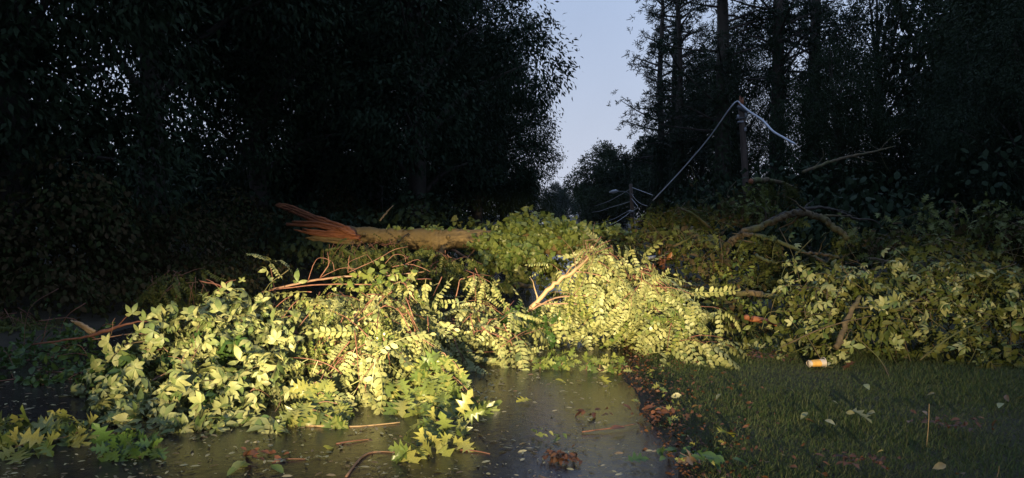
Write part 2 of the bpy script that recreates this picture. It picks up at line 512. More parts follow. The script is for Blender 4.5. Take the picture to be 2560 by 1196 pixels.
def leafy(L, ells, n, size, spread=0.8, droop=0.7, face=0.7, lo=0.6, hi=1.16):
    # leaves in small bunches along short shoots that stand out of the pile
    ps, ns = on_mounds(ells, max(1, n // 6), lo, hi)
    for p, nn in zip(ps, ns):
        t = downhill(nn)
        h = nrm(t * droop * 0.8 + rng.normal(0, spread, 3) * 0.8 + nn * 0.45 + np.array([0, 0, 0.25]))
        k = rng.integers(3, 10)
        f = nrm(nn * face + np.array([0, -0.25, 0.3]) + rng.normal(0, 0.45, 3))
        for j in range(k):
            q = p + h * size * 0.55 * (j - k / 2) + rng.normal(0, 0.22, 3) * size
            d = h * 0.5 + rng.normal(0, spread, 3) + DOWN * droop * 0.35
            L.add(q, d, f + rng.normal(0, 0.45, 3), size * rng.choice([0.55, 0.75, 0.9, 1.0, 1.2]) * rng.uniform(0.85, 1.15))

def hanging(L, ells, n, size):
    ps, ns = on_mounds(ells, n, 0.5, 1.0)
    for p, nn in zip(ps, ns):
        L.add(p + [0, 0, size * 0.3], DOWN + rng.normal(0, 0.28, 3) + nn * 0.3, np.array([rng.normal(0, .5), -1, .2]), size * rng.uniform(0.6, 1.2))

def boughs(root, Ls, ells, nb, size, per=20, mat='limb_bark', droop=0.5, reach=(0.85, 1.25), thick=0.006):
    # separate shoots that grow out of a heap, each with its own plume of leaves and bare gaps between
    ps, ns = on_mounds(ells, nb, reach[0], reach[1], -0.2)
    a = Acc()
    for p, nn in zip(ps, ns):
        L = Ls[rng.integers(len(Ls))]
        d = nrm(nn * 0.7 + rng.normal(0, 0.55, 3) + np.array([0, -0.15, 0.3]))
        ln = rng.uniform(0.35, 0.8)
        b = p - d * ln
        mid = (b + p) / 2 + rng.normal(0, 0.06, 3) + np.array([0, 0, 0.05])
        tip = p + DOWN * rng.uniform(0, 0.12)
        s = smooth_path(np.array([b, mid, tip]), 4)
        s[:, 2] = np.maximum(s[:, 2], 0.02)
        a.add(*tube(s, np.linspace(thick, 0.002, len(s)), 4))
        k = int(per * rng.uniform(0.5, 1.5))
        f = nrm(nn + np.array([0, -0.3, 0.35]) + rng.normal(0, 0.4, 3))
        for j in range(k):
            t = 1 - 0.75 * rng.random() ** 1.3
            q = s[int(t * (len(s) - 1))] + rng.normal(0, 0.45, 3) * size
            dd = d * 0.6 + rng.normal(0, 0.75, 3) + DOWN * droop
            L.add(q, dd, f + rng.normal(0, 0.5, 3), size * rng.choice([0.5, 0.7, 0.9, 1.0, 1.25]) * rng.uniform(0.85, 1.15))
    part(root, 'shoots', *a.arr(), M[mat], kind='stuff')

def sprays(root, L, ells, n, nodes=6, size=0.38, tw=None, head=None, hang=0.8, lo=0.75, hi=1.05):
    # twigs lying over a pile with compound leaves hanging off both sides
    ps, ns = on_mounds(ells, n, lo, hi, -0.1)
    a = Acc()
    for p, nn in zip(ps, ns):
        t = downhill(nn)
        h = nrm(t * 0.8 + rng.normal(0, 0.5, 3) + nn * 0.25 + (head if head is not None else 0))
        side = nrm(np.cross(h, nn))
        q = p - h * 0.05 * nodes * 0.5
        line = [q.copy()]
        for i in range(nodes):
            q = q + h * 0.075
            h = nrm(h + DOWN * 0.10 + rng.normal(0, 0.06, 3))
            if q[2] < 0.04: break
            line.append(q.copy())
            sg = 1 if i % 2 else -1
            for s2 in ((sg,) if i < nodes - 1 else (sg, 0)):
                d = h * (0.5 if s2 else 1) + side * s2 * 0.75 + DOWN * hang * rng.uniform(0.2, 1.2) + rng.normal(0, 0.26, 3)
                L.add(q.copy(), d, nn * 0.7 + np.array([0, -0.3, 0.3]) + rng.normal(0, 0.5, 3), size * rng.uniform(0.6, 1.2))
        if len(line) > 2:
            a.add(*tube(np.array(line), np.linspace(0.006, 0.002, len(line)), 4))
    if a.n and tw:
        part(root, 'twigs', *a.arr(), M[tw], kind='stuff')

def stem(root, pts, mat='twig', name='branch', sides=7, n=6, wob=0.06, side_twigs=0, tlen=0.3):
    # pts: (px, py, Y, radius) -> a limb; optional short side twigs of its own
    w = np.array([[*P(a, b, c), r if r > 0.018 else r * 0.65] for a, b, c, r in pts])
    s = smooth_path(w, n)
    s[:, :3] += rng.normal(0, 1, (len(s), 3)) * s[:, 3:] * 0.25
    o = part(root, name, *tube(s[:, :3], s[:, 3], sides, wob), M[mat], True)
    for k in range(side_twigs):
        i = rng.integers(1, len(s) - 1)
        d = nrm(s[i + 1, :3] - s[i - 1, :3]) * 0.7 + nrm(rng.normal(size=3)) * 0.8
        d[2] += 0.25
        q, L = s[i, :3].copy(), []
        for j in range(6):
            L.append(q.copy()); q = q + nrm(d) * tlen / 5; d = nrm(d) + rng.normal(0, 0.25, 3)
        V, T = tube(np.array(L), np.linspace(s[i, 3] * 0.5, 0.002, 6), 5)
        link('twig', mesh('twig', V - np.array(root.location), T, M[mat], True), o)
    return s

# ------------------------------------------------------------------ the setting
# ground
gx = np.concatenate([[-900, -300, -100], np.linspace(-40, 40, 81), [100, 300, 900]])
gy = np.concatenate([[-300, -60, -20], np.linspace(-8, 60, 69), [100, 200, 500, 1500]])
X, Y = np.meshgrid(gx, gy)
def ground_z(x, y):
    left = np.clip((-x - 6.2) / 5, 0, 1)
    right = np.clip((x - 1.0) / 8, 0, 1)
    return -0.02 + left * left * 0.8 + right * 0.12 * (0.5 + 0.5 * np.sin(x * 0.9 + y * 0.6)) * (x < 40)
Z = ground_z(X, Y)
V = np.stack([X.ravel(), Y.ravel(), Z.ravel()], 1)
nx, ny = len(gx), len(gy)
T = []
for j in range(ny - 1):
    for i in range(nx - 1):
        a = j * nx + i
        T.append((a, a + 1, a + nx + 1, a + nx))
tag(link('ground', mesh('ground', V, np.array(T), M['soil'], True)), kind='structure')

# road with a ragged right edge and a level crown
ys = np.concatenate([np.linspace(-9, 22, 125), np.linspace(24, 500, 40)])
def road_edge(y): return 0.60 + 0.05 * np.sin(y * 1.7) + 0.04 * np.sin(y * 4.1 + 1) + 0.012 * np.maximum(y - 9, 0) * 0
re = road_edge(ys) + rng.normal(0, 0.018, len(ys))
le = -5.85 + 0.06 * np.sin(ys * 1.3) + rng.normal(0, 0.02, len(ys))
cols = 8
V, T = [], []
for i, y in enumerate(ys):
    for k in range(cols):
        V.append((le[i] + (re[i] - le[i]) * k / (cols - 1), y, 0.012 if 0 < k < cols - 1 else -0.01))
for i in range(len(ys) - 1):
    for k in range(cols - 1):
        a = i * cols + k
        T.append((a, a + 1, a + cols + 1, a + cols))
tag(link('road', mesh('road', np.array(V), np.array(T), M['road'], True)), kind='structure')

# grass on the right verge
def grass_patch(n, x0, x1, y0, y1, h0, h1):
    x = rng.uniform(x0, x1, n); y = rng.uniform(y0, y1, n)
    k = 0.5 + 0.5 * np.sin(x * 2.1 + np.sin(y * 1.3)) * np.sin(y * 1.7 + 0.8 * x)
    keep = (x > road_edge(y) + 0.04 + rng.exponential(0.13, n))
    x, y, k = x[keep], y[keep], k[keep]
    n = len(x)
    z = ground_z(x, y)
    L = rng.uniform(h0, h1, n) * (0.6 + 0.7 * k)
    a = rng.uniform(0, 2 * np.pi, n)
    lean = rng.uniform(0.4, 2.6, n)
    d = np.stack([np.cos(a) * lean, np.sin(a) * lean, np.ones(n)], 1)
    Rm = frames(d, np.stack([np.cos(a + 0.3), np.sin(a + 0.3), np.full(n, 0.2)], 1))
    tpl = (np.array([(-0.032, 0, 0), (0.032, 0, 0), (-0.026, 0.55, -0.06), (0.026, 0.55, -0.06), (0, 1, -0.28)], float),
           np.array([(0, 1, 3), (0, 3, 2), (2, 3, 4)]))
    return many(tpl, np.stack([x, y, z], 1), Rm, L)
a = Acc()
a.add(*grass_patch(190000, 0.6, 6.5, 3.4, 8.6, 0.025, 0.065))
a.add(*grass_patch(14000, 0.6, 9.5, 8.4, 12, 0.08, 0.16))
tag(link('grass', a.mesh('grass', M['grass'])), kind='stuff')

# small torn leaflets strewn over the wet road, and brown litter along its edge
def flat_bits(x, y, z, size, tpl, tilt=0.25):
    n = len(x)
    a = rng.uniform(0, 2 * np.pi, n)
    d = np.stack([np.cos(a), np.sin(a), rng.normal(0, tilt * 0.3, n)], 1)
    nn = np.stack([rng.normal(0, tilt, n), rng.normal(0, tilt, n), np.ones(n)], 1)
    return many(tpl, np.stack([x, y, z], 1), frames(d, nn), size)
n = 3000
x = rng.uniform(-5.6, 0.55, n); y = 3.2 + 9 * rng.random(n) ** 1.4
for k in range(95):                                           # drifts left by the rain
    m = int(rng.integers(15, 60)); a_ = rng.uniform(0, np.pi); cx_, cy_ = rng.uniform(-5, 0.4), 3.4 + 6 * rng.random() ** 1.3
    u_, v_ = rng.normal(0, 0.35, m), rng.normal(0, 0.07, m)
    x = np.append(x, cx_ + u_ * math.cos(a_) - v_ * math.sin(a_)); y = np.append(y, cy_ + u_ * math.sin(a_) + v_ * math.cos(a_))
keep = (x < 0.57) & (y > 3); x, y = x[keep], y[keep]; n = len(x)
tag(link('leaf_litter', mesh('leaf_litter', *flat_bits(x, y, np.full(n, 0.02), rng.uniform(0.014, 0.044, n) * rng.choice([0.7, 1, 1.5], n), (LEAFLET[0] * [0.6, 1, 1], LEAFLET[1])), M['litter'])), kind='stuff')
n = 70
y = rng.uniform(3.4, 9.5, n); x = road_edge(y) + rng.normal(0.16, 0.14, n)
tag(link('edge_litter', mesh('edge_litter', *flat_bits(x, y, np.full(n, 0.05) + rng.random(n) * 0.05, rng.uniform(0.03, 0.09, n), oak(0.5, 0.35, 0.4), 0.9), M['oak'])), kind='stuff')
n = 2000
y = rng.uniform(3.3, 10.5, n)
x = road_edge(y) + rng.normal(0.05, 0.07, n) + 0.09 * np.sin(y * 2.3) * rng.random(n) + rng.random(n) ** 5 * 0.9
tag(link('edge_litter', mesh('edge_litter', *flat_bits(x, y, np.full(n, 0.02) + rng.random(n) * 0.05, rng.uniform(0.012, 0.045, n), ovate(0.5, 0.35, 0.4), 0.8), M['brown_leaf'])), kind='stuff')
n = 70
x = rng.uniform(0.9, 6, n); y = rng.uniform(3.6, 9, n)
tag(link('lawn_litter', mesh('lawn_litter', *flat_bits(x, y, np.full(n, 0.07), rng.uniform(0.04, 0.10, n), ovate(0.3, 0.3, 0.2), 0.5), M['litter'])), kind='stuff')

# ------------------------------------------------------------------ standing trees
DIAMOND = (np.array([(0, 0, 0), (-0.19, 0.42, 0.05), (0, 1, -0.12), (0.19, 0.42, 0.05)], float), np.array([(0, 3, 1), (1, 3, 2)]))
def crown(seed, H, Rr, z0, nl, ncl, leaf, hang=0.6, per=9):
    r = np.random.default_rng(seed)
    pos, dr, nn = [], [], []
    lobes = []
    for i in range(nl):
        t = (i + 0.5) / nl
        z = z0 + (H - z0) * t
        env = Rr * math.sin(math.pi * min(0.98, 0.12 + 0.86 * t ** 0.85)) ** 0.7
        a = i * 2.399 + r.uniform(-0.5, 0.5)
        q = env * r.uniform(0.35, 0.8)
        lobes.append((np.array([math.cos(a) * q, math.sin(a) * q, z]), max(0.9, env * r.uniform(0.32, 0.5))))
    w = np.array([b * b for _, b in lobes]); w /= w.sum()
    for k in r.choice(nl, ncl, p=w):
        c, b = lobes[k]
        u = nrm(r.normal(size=3))
        p = c + u * b * np.array([1, 1, 0.75]) * r.uniform(0.55, 1.12)
        for j in range(per):
            pos.append(p + r.normal(0, 0.16, 3) + u * 0.05 * j)
            dr.append(u * 0.55 + DOWN * hang + r.normal(0, 0.45, 3))
            nn.append(np.array([0, 0, 0.7]) + r.normal(0, 0.5, 3))
    pos, dr, nn = np.array(pos), np.array(dr), np.array(nn)
    V, T = many(DIAMOND, pos, frames(nrm(dr), nn), leaf * r.uniform(0.7, 1.25, len(pos)))
    return (V, T), lobes
def trunk_limbs(seed, H, rad, lobes, top=0.8):
    r = np.random.default_rng(seed)
    a = Acc()
    p = np.array([(r.normal(0, 0.12) * t, r.normal(0, 0.12) * t, H * top * t) for t in np.linspace(0, 1, 8)])
    a.add(*tube(p, rad * np.linspace(1.15, 0.3, 8), 9, 0.08))
    trunk = a.arr()
    b = Acc()
    for c, rr in lobes:
        z = min(max(c[2] * 0.62, H * 0.12), H * top * 0.95)
        s = np.array([np.interp(z, p[:, 2], p[:, 0]), np.interp(z, p[:, 2], p[:, 1]), z])
        mid = (s + c) / 2 + np.array([0, 0, 0.25 * rr])
        L = smooth_path(np.array([s, mid, c]), 4)
        b.add(*tube(L, np.linspace(rad * 0.38, 0.03, len(L)), 5))
    return trunk, b.arr()

PROTO = {}
for i, (H, Rr, z0, nl, ncl, leaf) in enumerate([(17, 5.0, 3.0, 22, 5400, 0.185), (15, 4.6, 2.0, 20, 5600, 0.18), (19, 5.4, 5.0, 22, 5800, 0.19)]):
    c, lob = crown(20 + i, H, Rr, z0, nl, ncl, leaf, 0.6, 11)
    tr, li = trunk_limbs(30 + i, H, 0.30, lob)
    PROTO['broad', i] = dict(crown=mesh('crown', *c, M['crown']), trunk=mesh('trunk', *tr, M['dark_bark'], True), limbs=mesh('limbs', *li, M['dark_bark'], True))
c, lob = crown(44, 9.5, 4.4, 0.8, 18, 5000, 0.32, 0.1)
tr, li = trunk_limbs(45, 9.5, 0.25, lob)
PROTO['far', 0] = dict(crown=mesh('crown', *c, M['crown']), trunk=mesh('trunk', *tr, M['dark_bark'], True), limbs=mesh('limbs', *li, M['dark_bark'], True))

def pine(seed, H, rad, z0, nb, blen, ivy_h):
    r = np.random.default_rng(seed)
    p = np.array([(r.normal(0, 0.10) * t, r.normal(0, 0.10) * t, H * t) for t in np.linspace(0, 1, 9)])
    tr = tube(p, rad * np.linspace(1.1, 0.25, 9), 10, 0.06)
    br, pos, dr, nn = Acc(), [], [], []
    for i in range(nb):
        t = (i + r.random()) / nb
        z = z0 + (H - z0) * t
        L = blen * (1 - 0.55 * t) * r.uniform(0.5, 1.2)
        a = r.uniform(0, 2 * np.pi)
        s = np.array([np.interp(z, p[:, 2], p[:, 0]), np.interp(z, p[:, 2], p[:, 1]), z])
        d = np.array([math.cos(a), math.sin(a), r.uniform(-0.15, 0.45)])
        pts = smooth_path(np.array([s, s + d * L * 0.5 + [0, 0, 0.12], s + d * L + [0, 0, r.uniform(-0.2, 0.6)]]), 4)
        br.add(*tube(pts, np.linspace(0.07, 0.015, len(pts)), 5))
        for k in range(int(17 * L / 2)):
            q = pts[r.integers(3, len(pts))] + r.normal(0, 0.28 + 0.05 * L, 3) * [1, 1, 0.6]
            for j in range(13):
                pos.append(q + r.normal(0, 0.07, 3)); dr.append(nrm(r.normal(size=3)) + d * 0.5 + [0, 0, 0.1]); nn.append(r.normal(size=3))
    pos, dr, nn = np.array(pos), np.array(dr), np.array(nn)
    ndl = (np.array([(-0.09, 0, 0), (0.09, 0, 0), (0.07, 1, 0), (-0.07, 1, 0)], float) * 1.0, np.array([(0, 1, 2), (0, 2, 3)]))
    cr = many(ndl, pos, frames(nrm(dr), nn), r.uniform(0.13, 0.26, len(pos)))
    iv = None
    if ivy_h:
        n = int(ivy_h * 420)
        z = r.random(n) ** 1.2 * ivy_h
        a = r.uniform(0, 2 * np.pi, n)
        q = rad * 1.05 + np.abs(r.normal(0, 0.28, n)) * (1 - 0.6 * z / ivy_h)
        ps = np.stack([np.cos(a) * q, np.sin(a) * q, z], 1)
        d = np.stack([np.cos(a) * 0.5, np.sin(a) * 0.5, -np.ones(n)], 1) + r.normal(0, 0.4, (n, 3))
        iv = many(DIAMOND, ps, frames(nrm(d), np.stack([np.cos(a), np.sin(a), np.full(n, 0.4)], 1)), r.uniform(0.14, 0.26, n))
    d = dict(trunk=mesh('trunk', *tr, M['dark_bark'], True), limbs=mesh('limbs', *br.arr(), M['dark_bark'], True), crown=mesh('crown', *cr, M['needle']))
    if iv: d['ivy'] = mesh('ivy', *iv, M['crown'])
    return d
PROTO['pine', 0] = pine(50, 20, 0.42, 5.5, 46, 4.2, 9)
PROTO['pine', 1] = pine(51, 18, 0.24, 4.0, 44, 2.6, 6)
PROTO['pine', 2] = pine(52, 19, 0.36, 7.0, 40, 4.0, 11)

def tree(kind, i, x, y, s, rz, label, name='broadleaf_tree', cat='tree', group=None, sz=None):
    t = thing(name, (x, y, float(ground_z(np.array(x), np.array(y))) - 0.05), label, cat, group)
    t.rotation_euler = (0, 0, rz)
    t.scale = (s, s, sz or s)
    for k, me in PROTO[kind, i].items():
        o = link({'limbs': 'limb'}.get(k, k), me, t)
    return t

gl = 'trees of the dark wood on the left'
tree('broad', 0, -4.9, 24, 1.00, 0.4, 'tall broadleaf tree whose drooping edge borders the left side of the open sky', group=gl)
tree('broad', 1, -4.2, 34, 0.84, 2.0, 'lower broadleaf tree with layered boughs at the left foot of the sky gap', group=gl)
tree('broad', 1, -3.9, 45, 0.80, 4.0, 'small far tree ending the left wood beside the sky gap', group=gl)
LW = 'unlit broadleaf tree deep in the black wood left of the road'
for i, (x, y, sc_, lab) in enumerate([(-9.5, 12, 0.95, 'black broadleaf tree filling the left edge of the picture'), (-10.2, 17.5, 1.0, 'black broadleaf tree pierced by small blue sky glints left of the torn trunk end'),
                               (-9.0, 21, 0.85, 'black broadleaf tree directly behind the torn orange end of the fallen trunk'), (-10.5, 29, 1.1, LW), (-14, 33, 1.2, LW), (-10.5, 40, 1.15, LW), (-9, 52, 1.1, LW)]):
    tree('broad', (i + 1) % 3, x, y, sc_, i * 1.3, lab, group=gl)
gr = 'pines on the right of the road'
tree('pine', 0, 7.3, 36, 1.0, 0.3, 'thick ivy clad pine directly behind the leaning utility pole', 'pine_tree', group=gr)
tree('pine', 2, 9.6, 35, 1.0, 1.7, 'thick bare trunked pine just right of the pole cable', 'pine_tree', group=gr)
tree('pine', 1, 6.0, 41, 1.0, 2.2, 'slender pine at the front of the group that edges the sky gap', 'pine_tree', group=gr)
tree('pine', 1, 5.6, 46, 1.05, 4.2, 'slender pine whose feathery crown overhangs the right side of the sky gap', 'pine_tree', group=gr)
tree('pine', 1, 6.9, 49, 1.1, 5.3, 'slender pine half hidden behind the front pines by the sky gap', 'pine_tree', group=gr)
tree('pine', 0, 12.8, 40, 1.0, 3.6, 'large pine with long bare limbs against the upper right sky patches', 'pine_tree', group=gr)
RW = 'unlit broadleaf tree deep in the black wood right of the road'
g2 = 'trees of the dark wood on the right'
for i, (x, y, sc_, lab) in enumerate([(11.8, 20, 0.42, RW), (13.5, 26, 0.50, RW), (10.8, 31, 0.45, 'low dark broadleaf tree right behind the bare dead branch'), (17, 22, 1.0, 'tall dark broadleaf tree filling the right edge of the picture'),
                                      (17.5, 30, 1.0, RW), (22, 30, 1.2, RW), (8.5, 48, 0.7, 'dark bushy tree filling the space between the slender pines'), (18, 45, 1.1, 'dark broadleaf tree behind the sky patches at the upper right'), (11.5, 52, 0.8, RW)]):
    tree('broad', i % 3, x, y, sc_, i * 0.9 + 0.4, lab, group=g2)
tree('far', 0, 4.6, 88, 1.0, 0.5, 'round topped bushy tree at the end of the road beyond the street lamp', group='far trees')
tree('far', 0, 9.5, 84, 1.05, 2.2, 'bushy tree between the round tree and the pines', group='far trees')
tree('far', 0, -3, 190, 1.0, 1.0, 'tiny pale distant tree low in the sky gap beside the left wood', group='far trees')
tree('far', 0, 5, 210, 1.15, 3.0, 'tiny pale distant tree behind the round topped tree', group='far trees')
tree('far', 0, -12, 200, 1.3, 5.0, 'tiny distant tree mostly hidden by the left wood', group='far trees')

# undergrowth: the vine covered bank under the left wood, and the thicket under the right one
def thicket(name, boxes, n, size, mat):
    pos, dr, nn = [], [], []
    for k in range(n):
        c, rad = boxes[rng.integers(len(boxes))]
        u = nrm(rng.normal(size=3))
        if u[2] < -0.3: u[2] *= -1
        pos.append(c + rad * u * rng.uniform(0.75, 1.08))
        dr.append(u * 0.4 + DOWN * 0.8 + rng.normal(0, 0.45, 3)); nn.append(u + rng.normal(0, 0.4, 3))
    V, T = many(LEAFLET, np.array(pos), frames(nrm(np.array(dr)), np.array(nn)), size * rng.uniform(0.6, 1.3, n))
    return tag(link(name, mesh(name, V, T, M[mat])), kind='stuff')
bx = []
for k in range(46):
    y = rng.uniform(9, 30); x = -7.2 - rng.exponential(1.2) - max(0, 11 - y) * 0.35
    h = rng.uniform(0.7, 1.3)
    bx.append((np.array([x, y, 0.3 + 0.4 * h]), np.array([rng.uniform(0.5, 1.4), rng.uniform(0.5, 1.5), h * rng.uniform(0.6, 1.5)])))
for k in range(26):
    y = rng.uniform(8.5, 16); x = rng.uniform(-10, -6.0)
    h = rng.uniform(0.2, 0.6)
    bx.append((np.array([x, y, 0.4 * h]), np.array([rng.uniform(0.5, 1.1), rng.uniform(0.5, 1.2), h])))
thicket('undergrowth', bx, 42000, 0.10, 'thicket')
bx = []
for k in range(40):
    y = rng.uniform(8, 48); x = -10.5 - rng.exponential(2.5)
    h = rng.uniform(1.8, 3.6)
    bx.append((np.array([x, y, 0.5 * h]), np.array([rng.uniform(1.2, 2.2), rng.uniform(1.2, 2.4), h])))
thicket('undergrowth', bx, 26000, 0.20, 'crown')
bx = []
for k in range(24):
    y = rng.uniform(17, 30); x = rng.uniform(-8.5, -3.6)
    h = rng.uniform(0.7, 1.7)
    bx.append((np.array([x, y, 0.5 * h]), np.array([rng.uniform(0.8, 1.6), rng.uniform(1, 2), h])))
thicket('undergrowth', bx, 9000, 0.18, 'crown')
bx = []
for k in range(46):
    y = rng.uniform(16, 46); x = 5.0 + rng.exponential(3.5) + max(0, 30 - y) * 0.12
    h = rng.uniform(1.0, 2.6)
    bx.append((np.array([x, y, 0.4 * h]), np.array([rng.uniform(1, 2), rng.uniform(1, 2), h])))
thicket('undergrowth', bx, 15000, 0.20, 'crown')

# the wood goes on behind both sides of the road and, unseen, round the camera, added there to cut skylight
def woods(name, n, fn, leaf):
    p, u = fn(n)
    d = DOWN * 0.7 + rng.normal(0, 0.6, (n, 3))
    V, T = many(DIAMOND, p, frames(nrm(d), rng.normal(0, 0.6, (n, 3)) + [0, 0, 0.5]), leaf * rng.uniform(0.6, 1.3, n))
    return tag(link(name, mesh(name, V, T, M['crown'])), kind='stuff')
def band(x0, x1, y0, y1, h):
    def f(n):
        x = rng.uniform(x0, x1, n); y = rng.uniform(y0, y1, n)
        top = h * (0.75 + 0.15 * np.sin(x * 0.5 + y * 0.37) + 0.10 * np.sin(y * 1.1))
        return np.stack([x, y, top * rng.random(n) ** 0.9], 1), None
    return f
woods('far_woods', 26000, band(-50, -24, 0, 120, 10), 0.9)
woods('far_woods', 9000, band(-42, -26, 4, 34, 15), 0.9)
woods('far_woods', 16000, band(24, 44, 5, 110, 8), 0.9)
woods('far_woods', 22000, band(22, 36, 8, 48, 20), 0.9)
woods('far_woods', 13000, band(22, 30, 36, 54, 24), 0.9)
woods('far_woods', 9000, band(-40, -10, 90, 130, 12), 0.9)
woods('far_woods', 7000, band(12, 40, 62, 110, 8), 0.9)
woods('rear_shade_woods', 16000, band(-20, -7, -30, 6, 15), 0.8)
woods('rear_shade_woods', 16000, band(9, 22, -30, 4, 13), 0.8)
woods('rear_shade_woods', 9000, band(-12, 12, -45, -30, 15), 0.8)

# ------------------------------------------------------------------ poles and wires
def wire(pts, r, name, label, cat, mat='wire', group=None, n=10):
    w = np.array([P(*p) for p in pts])
    s = smooth_path(w, n)
    return solo(name, *tube(s, np.full(len(s), r), 6), M[mat], label, cat, group, True)
base = P(1876, 560, 27); base[2] = 0
top = P(1853, 262, 27)
pole = thing('utility_pole', base, 'broken brown utility pole leaning in front of the pines on the right', 'utility pole')
part(pole, 'pole', *tube(np.linspace(base - [0, 0, .1], top, 7), np.linspace(0.125, 0.10, 7), 10, 0.03), M['pole'], True)
jag = Acc()
for k in range(6):
    a = k * 1.05
    q = top + np.array([math.cos(a) * 0.06, math.sin(a) * 0.06, -0.02])
    jag.add(*tube(np.array([q, q + [0, 0, .12], q + [rng.normal(0, .02), 0, rng.uniform(.18, .36)]]), [0.05, 0.035, 0.006], 5))
part(pole, 'splintered_top', *jag.arr(), M['raw_wood'])
V, T = tube(np.array([top + [-0.16, -.12, -0.08], top + [0, -.13, -0.16], top + [0.2, -.13, -0.3]]), [0.05, 0.075, 0.05], 8)
part(pole, 'cable_clamp', V, T, M['wire'], True)
wire([(1632, 502, 31), (1700, 430, 30), (1770, 348, 28.5), (1822, 275, 27.2), (1842, 254, 27), (1853, 262, 26.85)], 0.024, 'power_cable', 'thin grey cable slanting up to the broken pole top', 'cable', 'cable')
wire([(1853, 262, 26.85), (1872, 278, 26), (1905, 300, 24.5), (1932, 328, 23.5), (1960, 345, 22.8), (1988, 361, 22.2)], 0.034, 'power_cable', 'thick pale sheathed cable hanging broken to the right of the pole', 'cable', 'cable')

for k, (dx, dz) in enumerate(((-.13, -.5), (.14, -.42), (.13, -.95))):
    q = top + np.array([dx, -.11, dz])
    part(pole, 'insulator', *tube(np.array([q, q + [0, 0, .03], q + [0, 0, .06], q + [0, 0, .09], q + [0, 0, .13]]), [.03, .055, .035, .055, .02], 8), M['metal'], True)
q = top + np.array([0, 0, -.62])
part(pole, 'bracket', *tube(np.array([q + [-.2, -.11, .1], q + [.2, -.11, .17]]), [.025, .025], 6), M['wire'], True)
part(pole, 'steel_band', *tube(np.array([q + [0, 0, -.03], q + [0, 0, .03]]), [.125, .125], 12), M['metal'], True)
b2 = P(1583, 575, 58); b2[2] = 0
t2 = P(1577, 460, 58)
p2 = thing('utility_pole', b2, 'dark far utility pole carrying the street lamp arm', 'utility pole')
part(p2, 'pole', *tube(np.linspace(b2, t2, 5), np.linspace(0.16, 0.12, 5), 8), M['pole'], True)
arm = smooth_path(np.array([P(1578, 490, 58), P(1565, 480, 57.6), P(1543, 480, 57)]), 5)
part(p2, 'lamp_arm', *tube(arm, np.full(len(arm), 0.03), 6), M['wire'], True)
hd = np.array([P(1546, 478.5, 57), P(1540, 478, 57), P(1532, 480, 56.8), P(1524, 481, 56.6)])
part(p2, 'lamp_head', *tube(hd, [0.05, 0.13, 0.14, 0.06], 8), M['metal'], True)
V, T = tube(np.array([P(1577, 487, 57.9), P(1583, 487, 58.1)]), [0.05, 0.05], 6)
part(p2, 'insulator', V, T, M['wire'], True)
part(p2, 'clamp', *tube(np.array([P(1572, 528, 57.8), P(1584, 530, 57.8)]), [0.09, 0.09], 6), M['metal'], True)
b3 = P(1448, 590, 105); b3[2] = 0
t3 = P(1449, 515, 105)
p3 = thing('utility_pole', b3, 'tiny farthest utility pole showing just above the vine covered log', 'utility pole')
part(p3, 'pole', *tube(np.linspace(b3, t3, 4), np.linspace(0.17, 0.13, 4), 8), M['pole'], True)
part(p3, 'transformer', *tube(np.array([P(1443, 536, 104.6), P(1443, 546, 104.6)]), [0.2, 0.2], 8), M['metal'], True)
wg = 'slack wires round the far pole'
wire([(1580, 469, 58), (1620, 484, 52), (1665, 500, 46), (1710, 514, 40)], 0.0248, 'wire', 'pale wire falling right from the far pole towards the pines', 'wire', 'slack', wg)
wire([(1576, 473, 58), (1545, 491, 66), (1510, 508, 76), (1450, 526, 105)], 0.0220, 'wire', 'top wire running left from the far pole to the farthest pole', 'wire', group=wg)
wire([(1577, 504, 58), (1530, 518, 66), (1490, 530, 78), (1450, 531, 105)], 0.0220, 'wire', 'second wire from the far pole sagging left to the farthest pole', 'wire', group=wg)
wire([(1577, 530, 58), (1545, 553, 52), (1515, 566, 47), (1480, 571, 42)], 0.0220, 'wire', 'lowest pale slack wire dropping left off the far pole behind the log', 'wire', 'slack', wg)
wire([(1577, 524, 58), (1540, 545, 53), (1510, 556, 48), (1478, 563, 43)], 0.0138, 'wire', 'thin slack wire just above the lowest one left of the far pole', 'wire', group=wg)
wire([(1578, 484, 58), (1590, 500, 55), (1603, 510, 52), (1620, 516, 48)], 0.0165, 'wire', 'short slack wire curling right just under the far pole top', 'wire', group=wg)
wire([(1578, 496, 58), (1588, 508, 56), (1594, 518, 54), (1585, 527, 56), (1578, 531, 58)], 0.0220, 'wire', 'loop of pale wire hanging on the right of the far pole', 'wire', 'slack', wg)

# ------------------------------------------------------------------ the fallen tree across the road
ft = thing('fallen_tree', P(1250, 640, 14.7), 'big snapped tree trunk lying across the road with its torn orange end at left', 'fallen tree')
tp = smooth_path(np.array([[*P(a, b, c), r] for a, b, c, r in [
    (846, 584, 15.5, .17), (900, 588, 15.35, .175), (955, 591, 15.2, .17), (1010, 597, 15.1, .20), (1080, 599, 14.9, .225), (1110, 603, 14.85, .235), (1150, 597, 14.8, .20),
    (1250, 602, 14.7, .20), (1380, 612, 14.4, .20), (1480, 630, 13.9, .19), (1570, 655, 13.2, .17), (1640, 697, 12.7, .15), (1740, 735, 12.3, .10)]]), 6)
tp[:, 2] += rng.normal(0, 0.008, len(tp))
tpf = np.stack([np.interp(np.linspace(0, 1, 130), np.linspace(0, 1, len(tp)), tp[:, k]) for k in range(4)], 1)
part(ft, 'trunk', *tube(tpf[:, :3], tpf[:, 3] * (1 + 0.05 * np.sin(np.arange(130) * 0.55) * rng.random(130)), 22, 0.05), M['bark'], True)
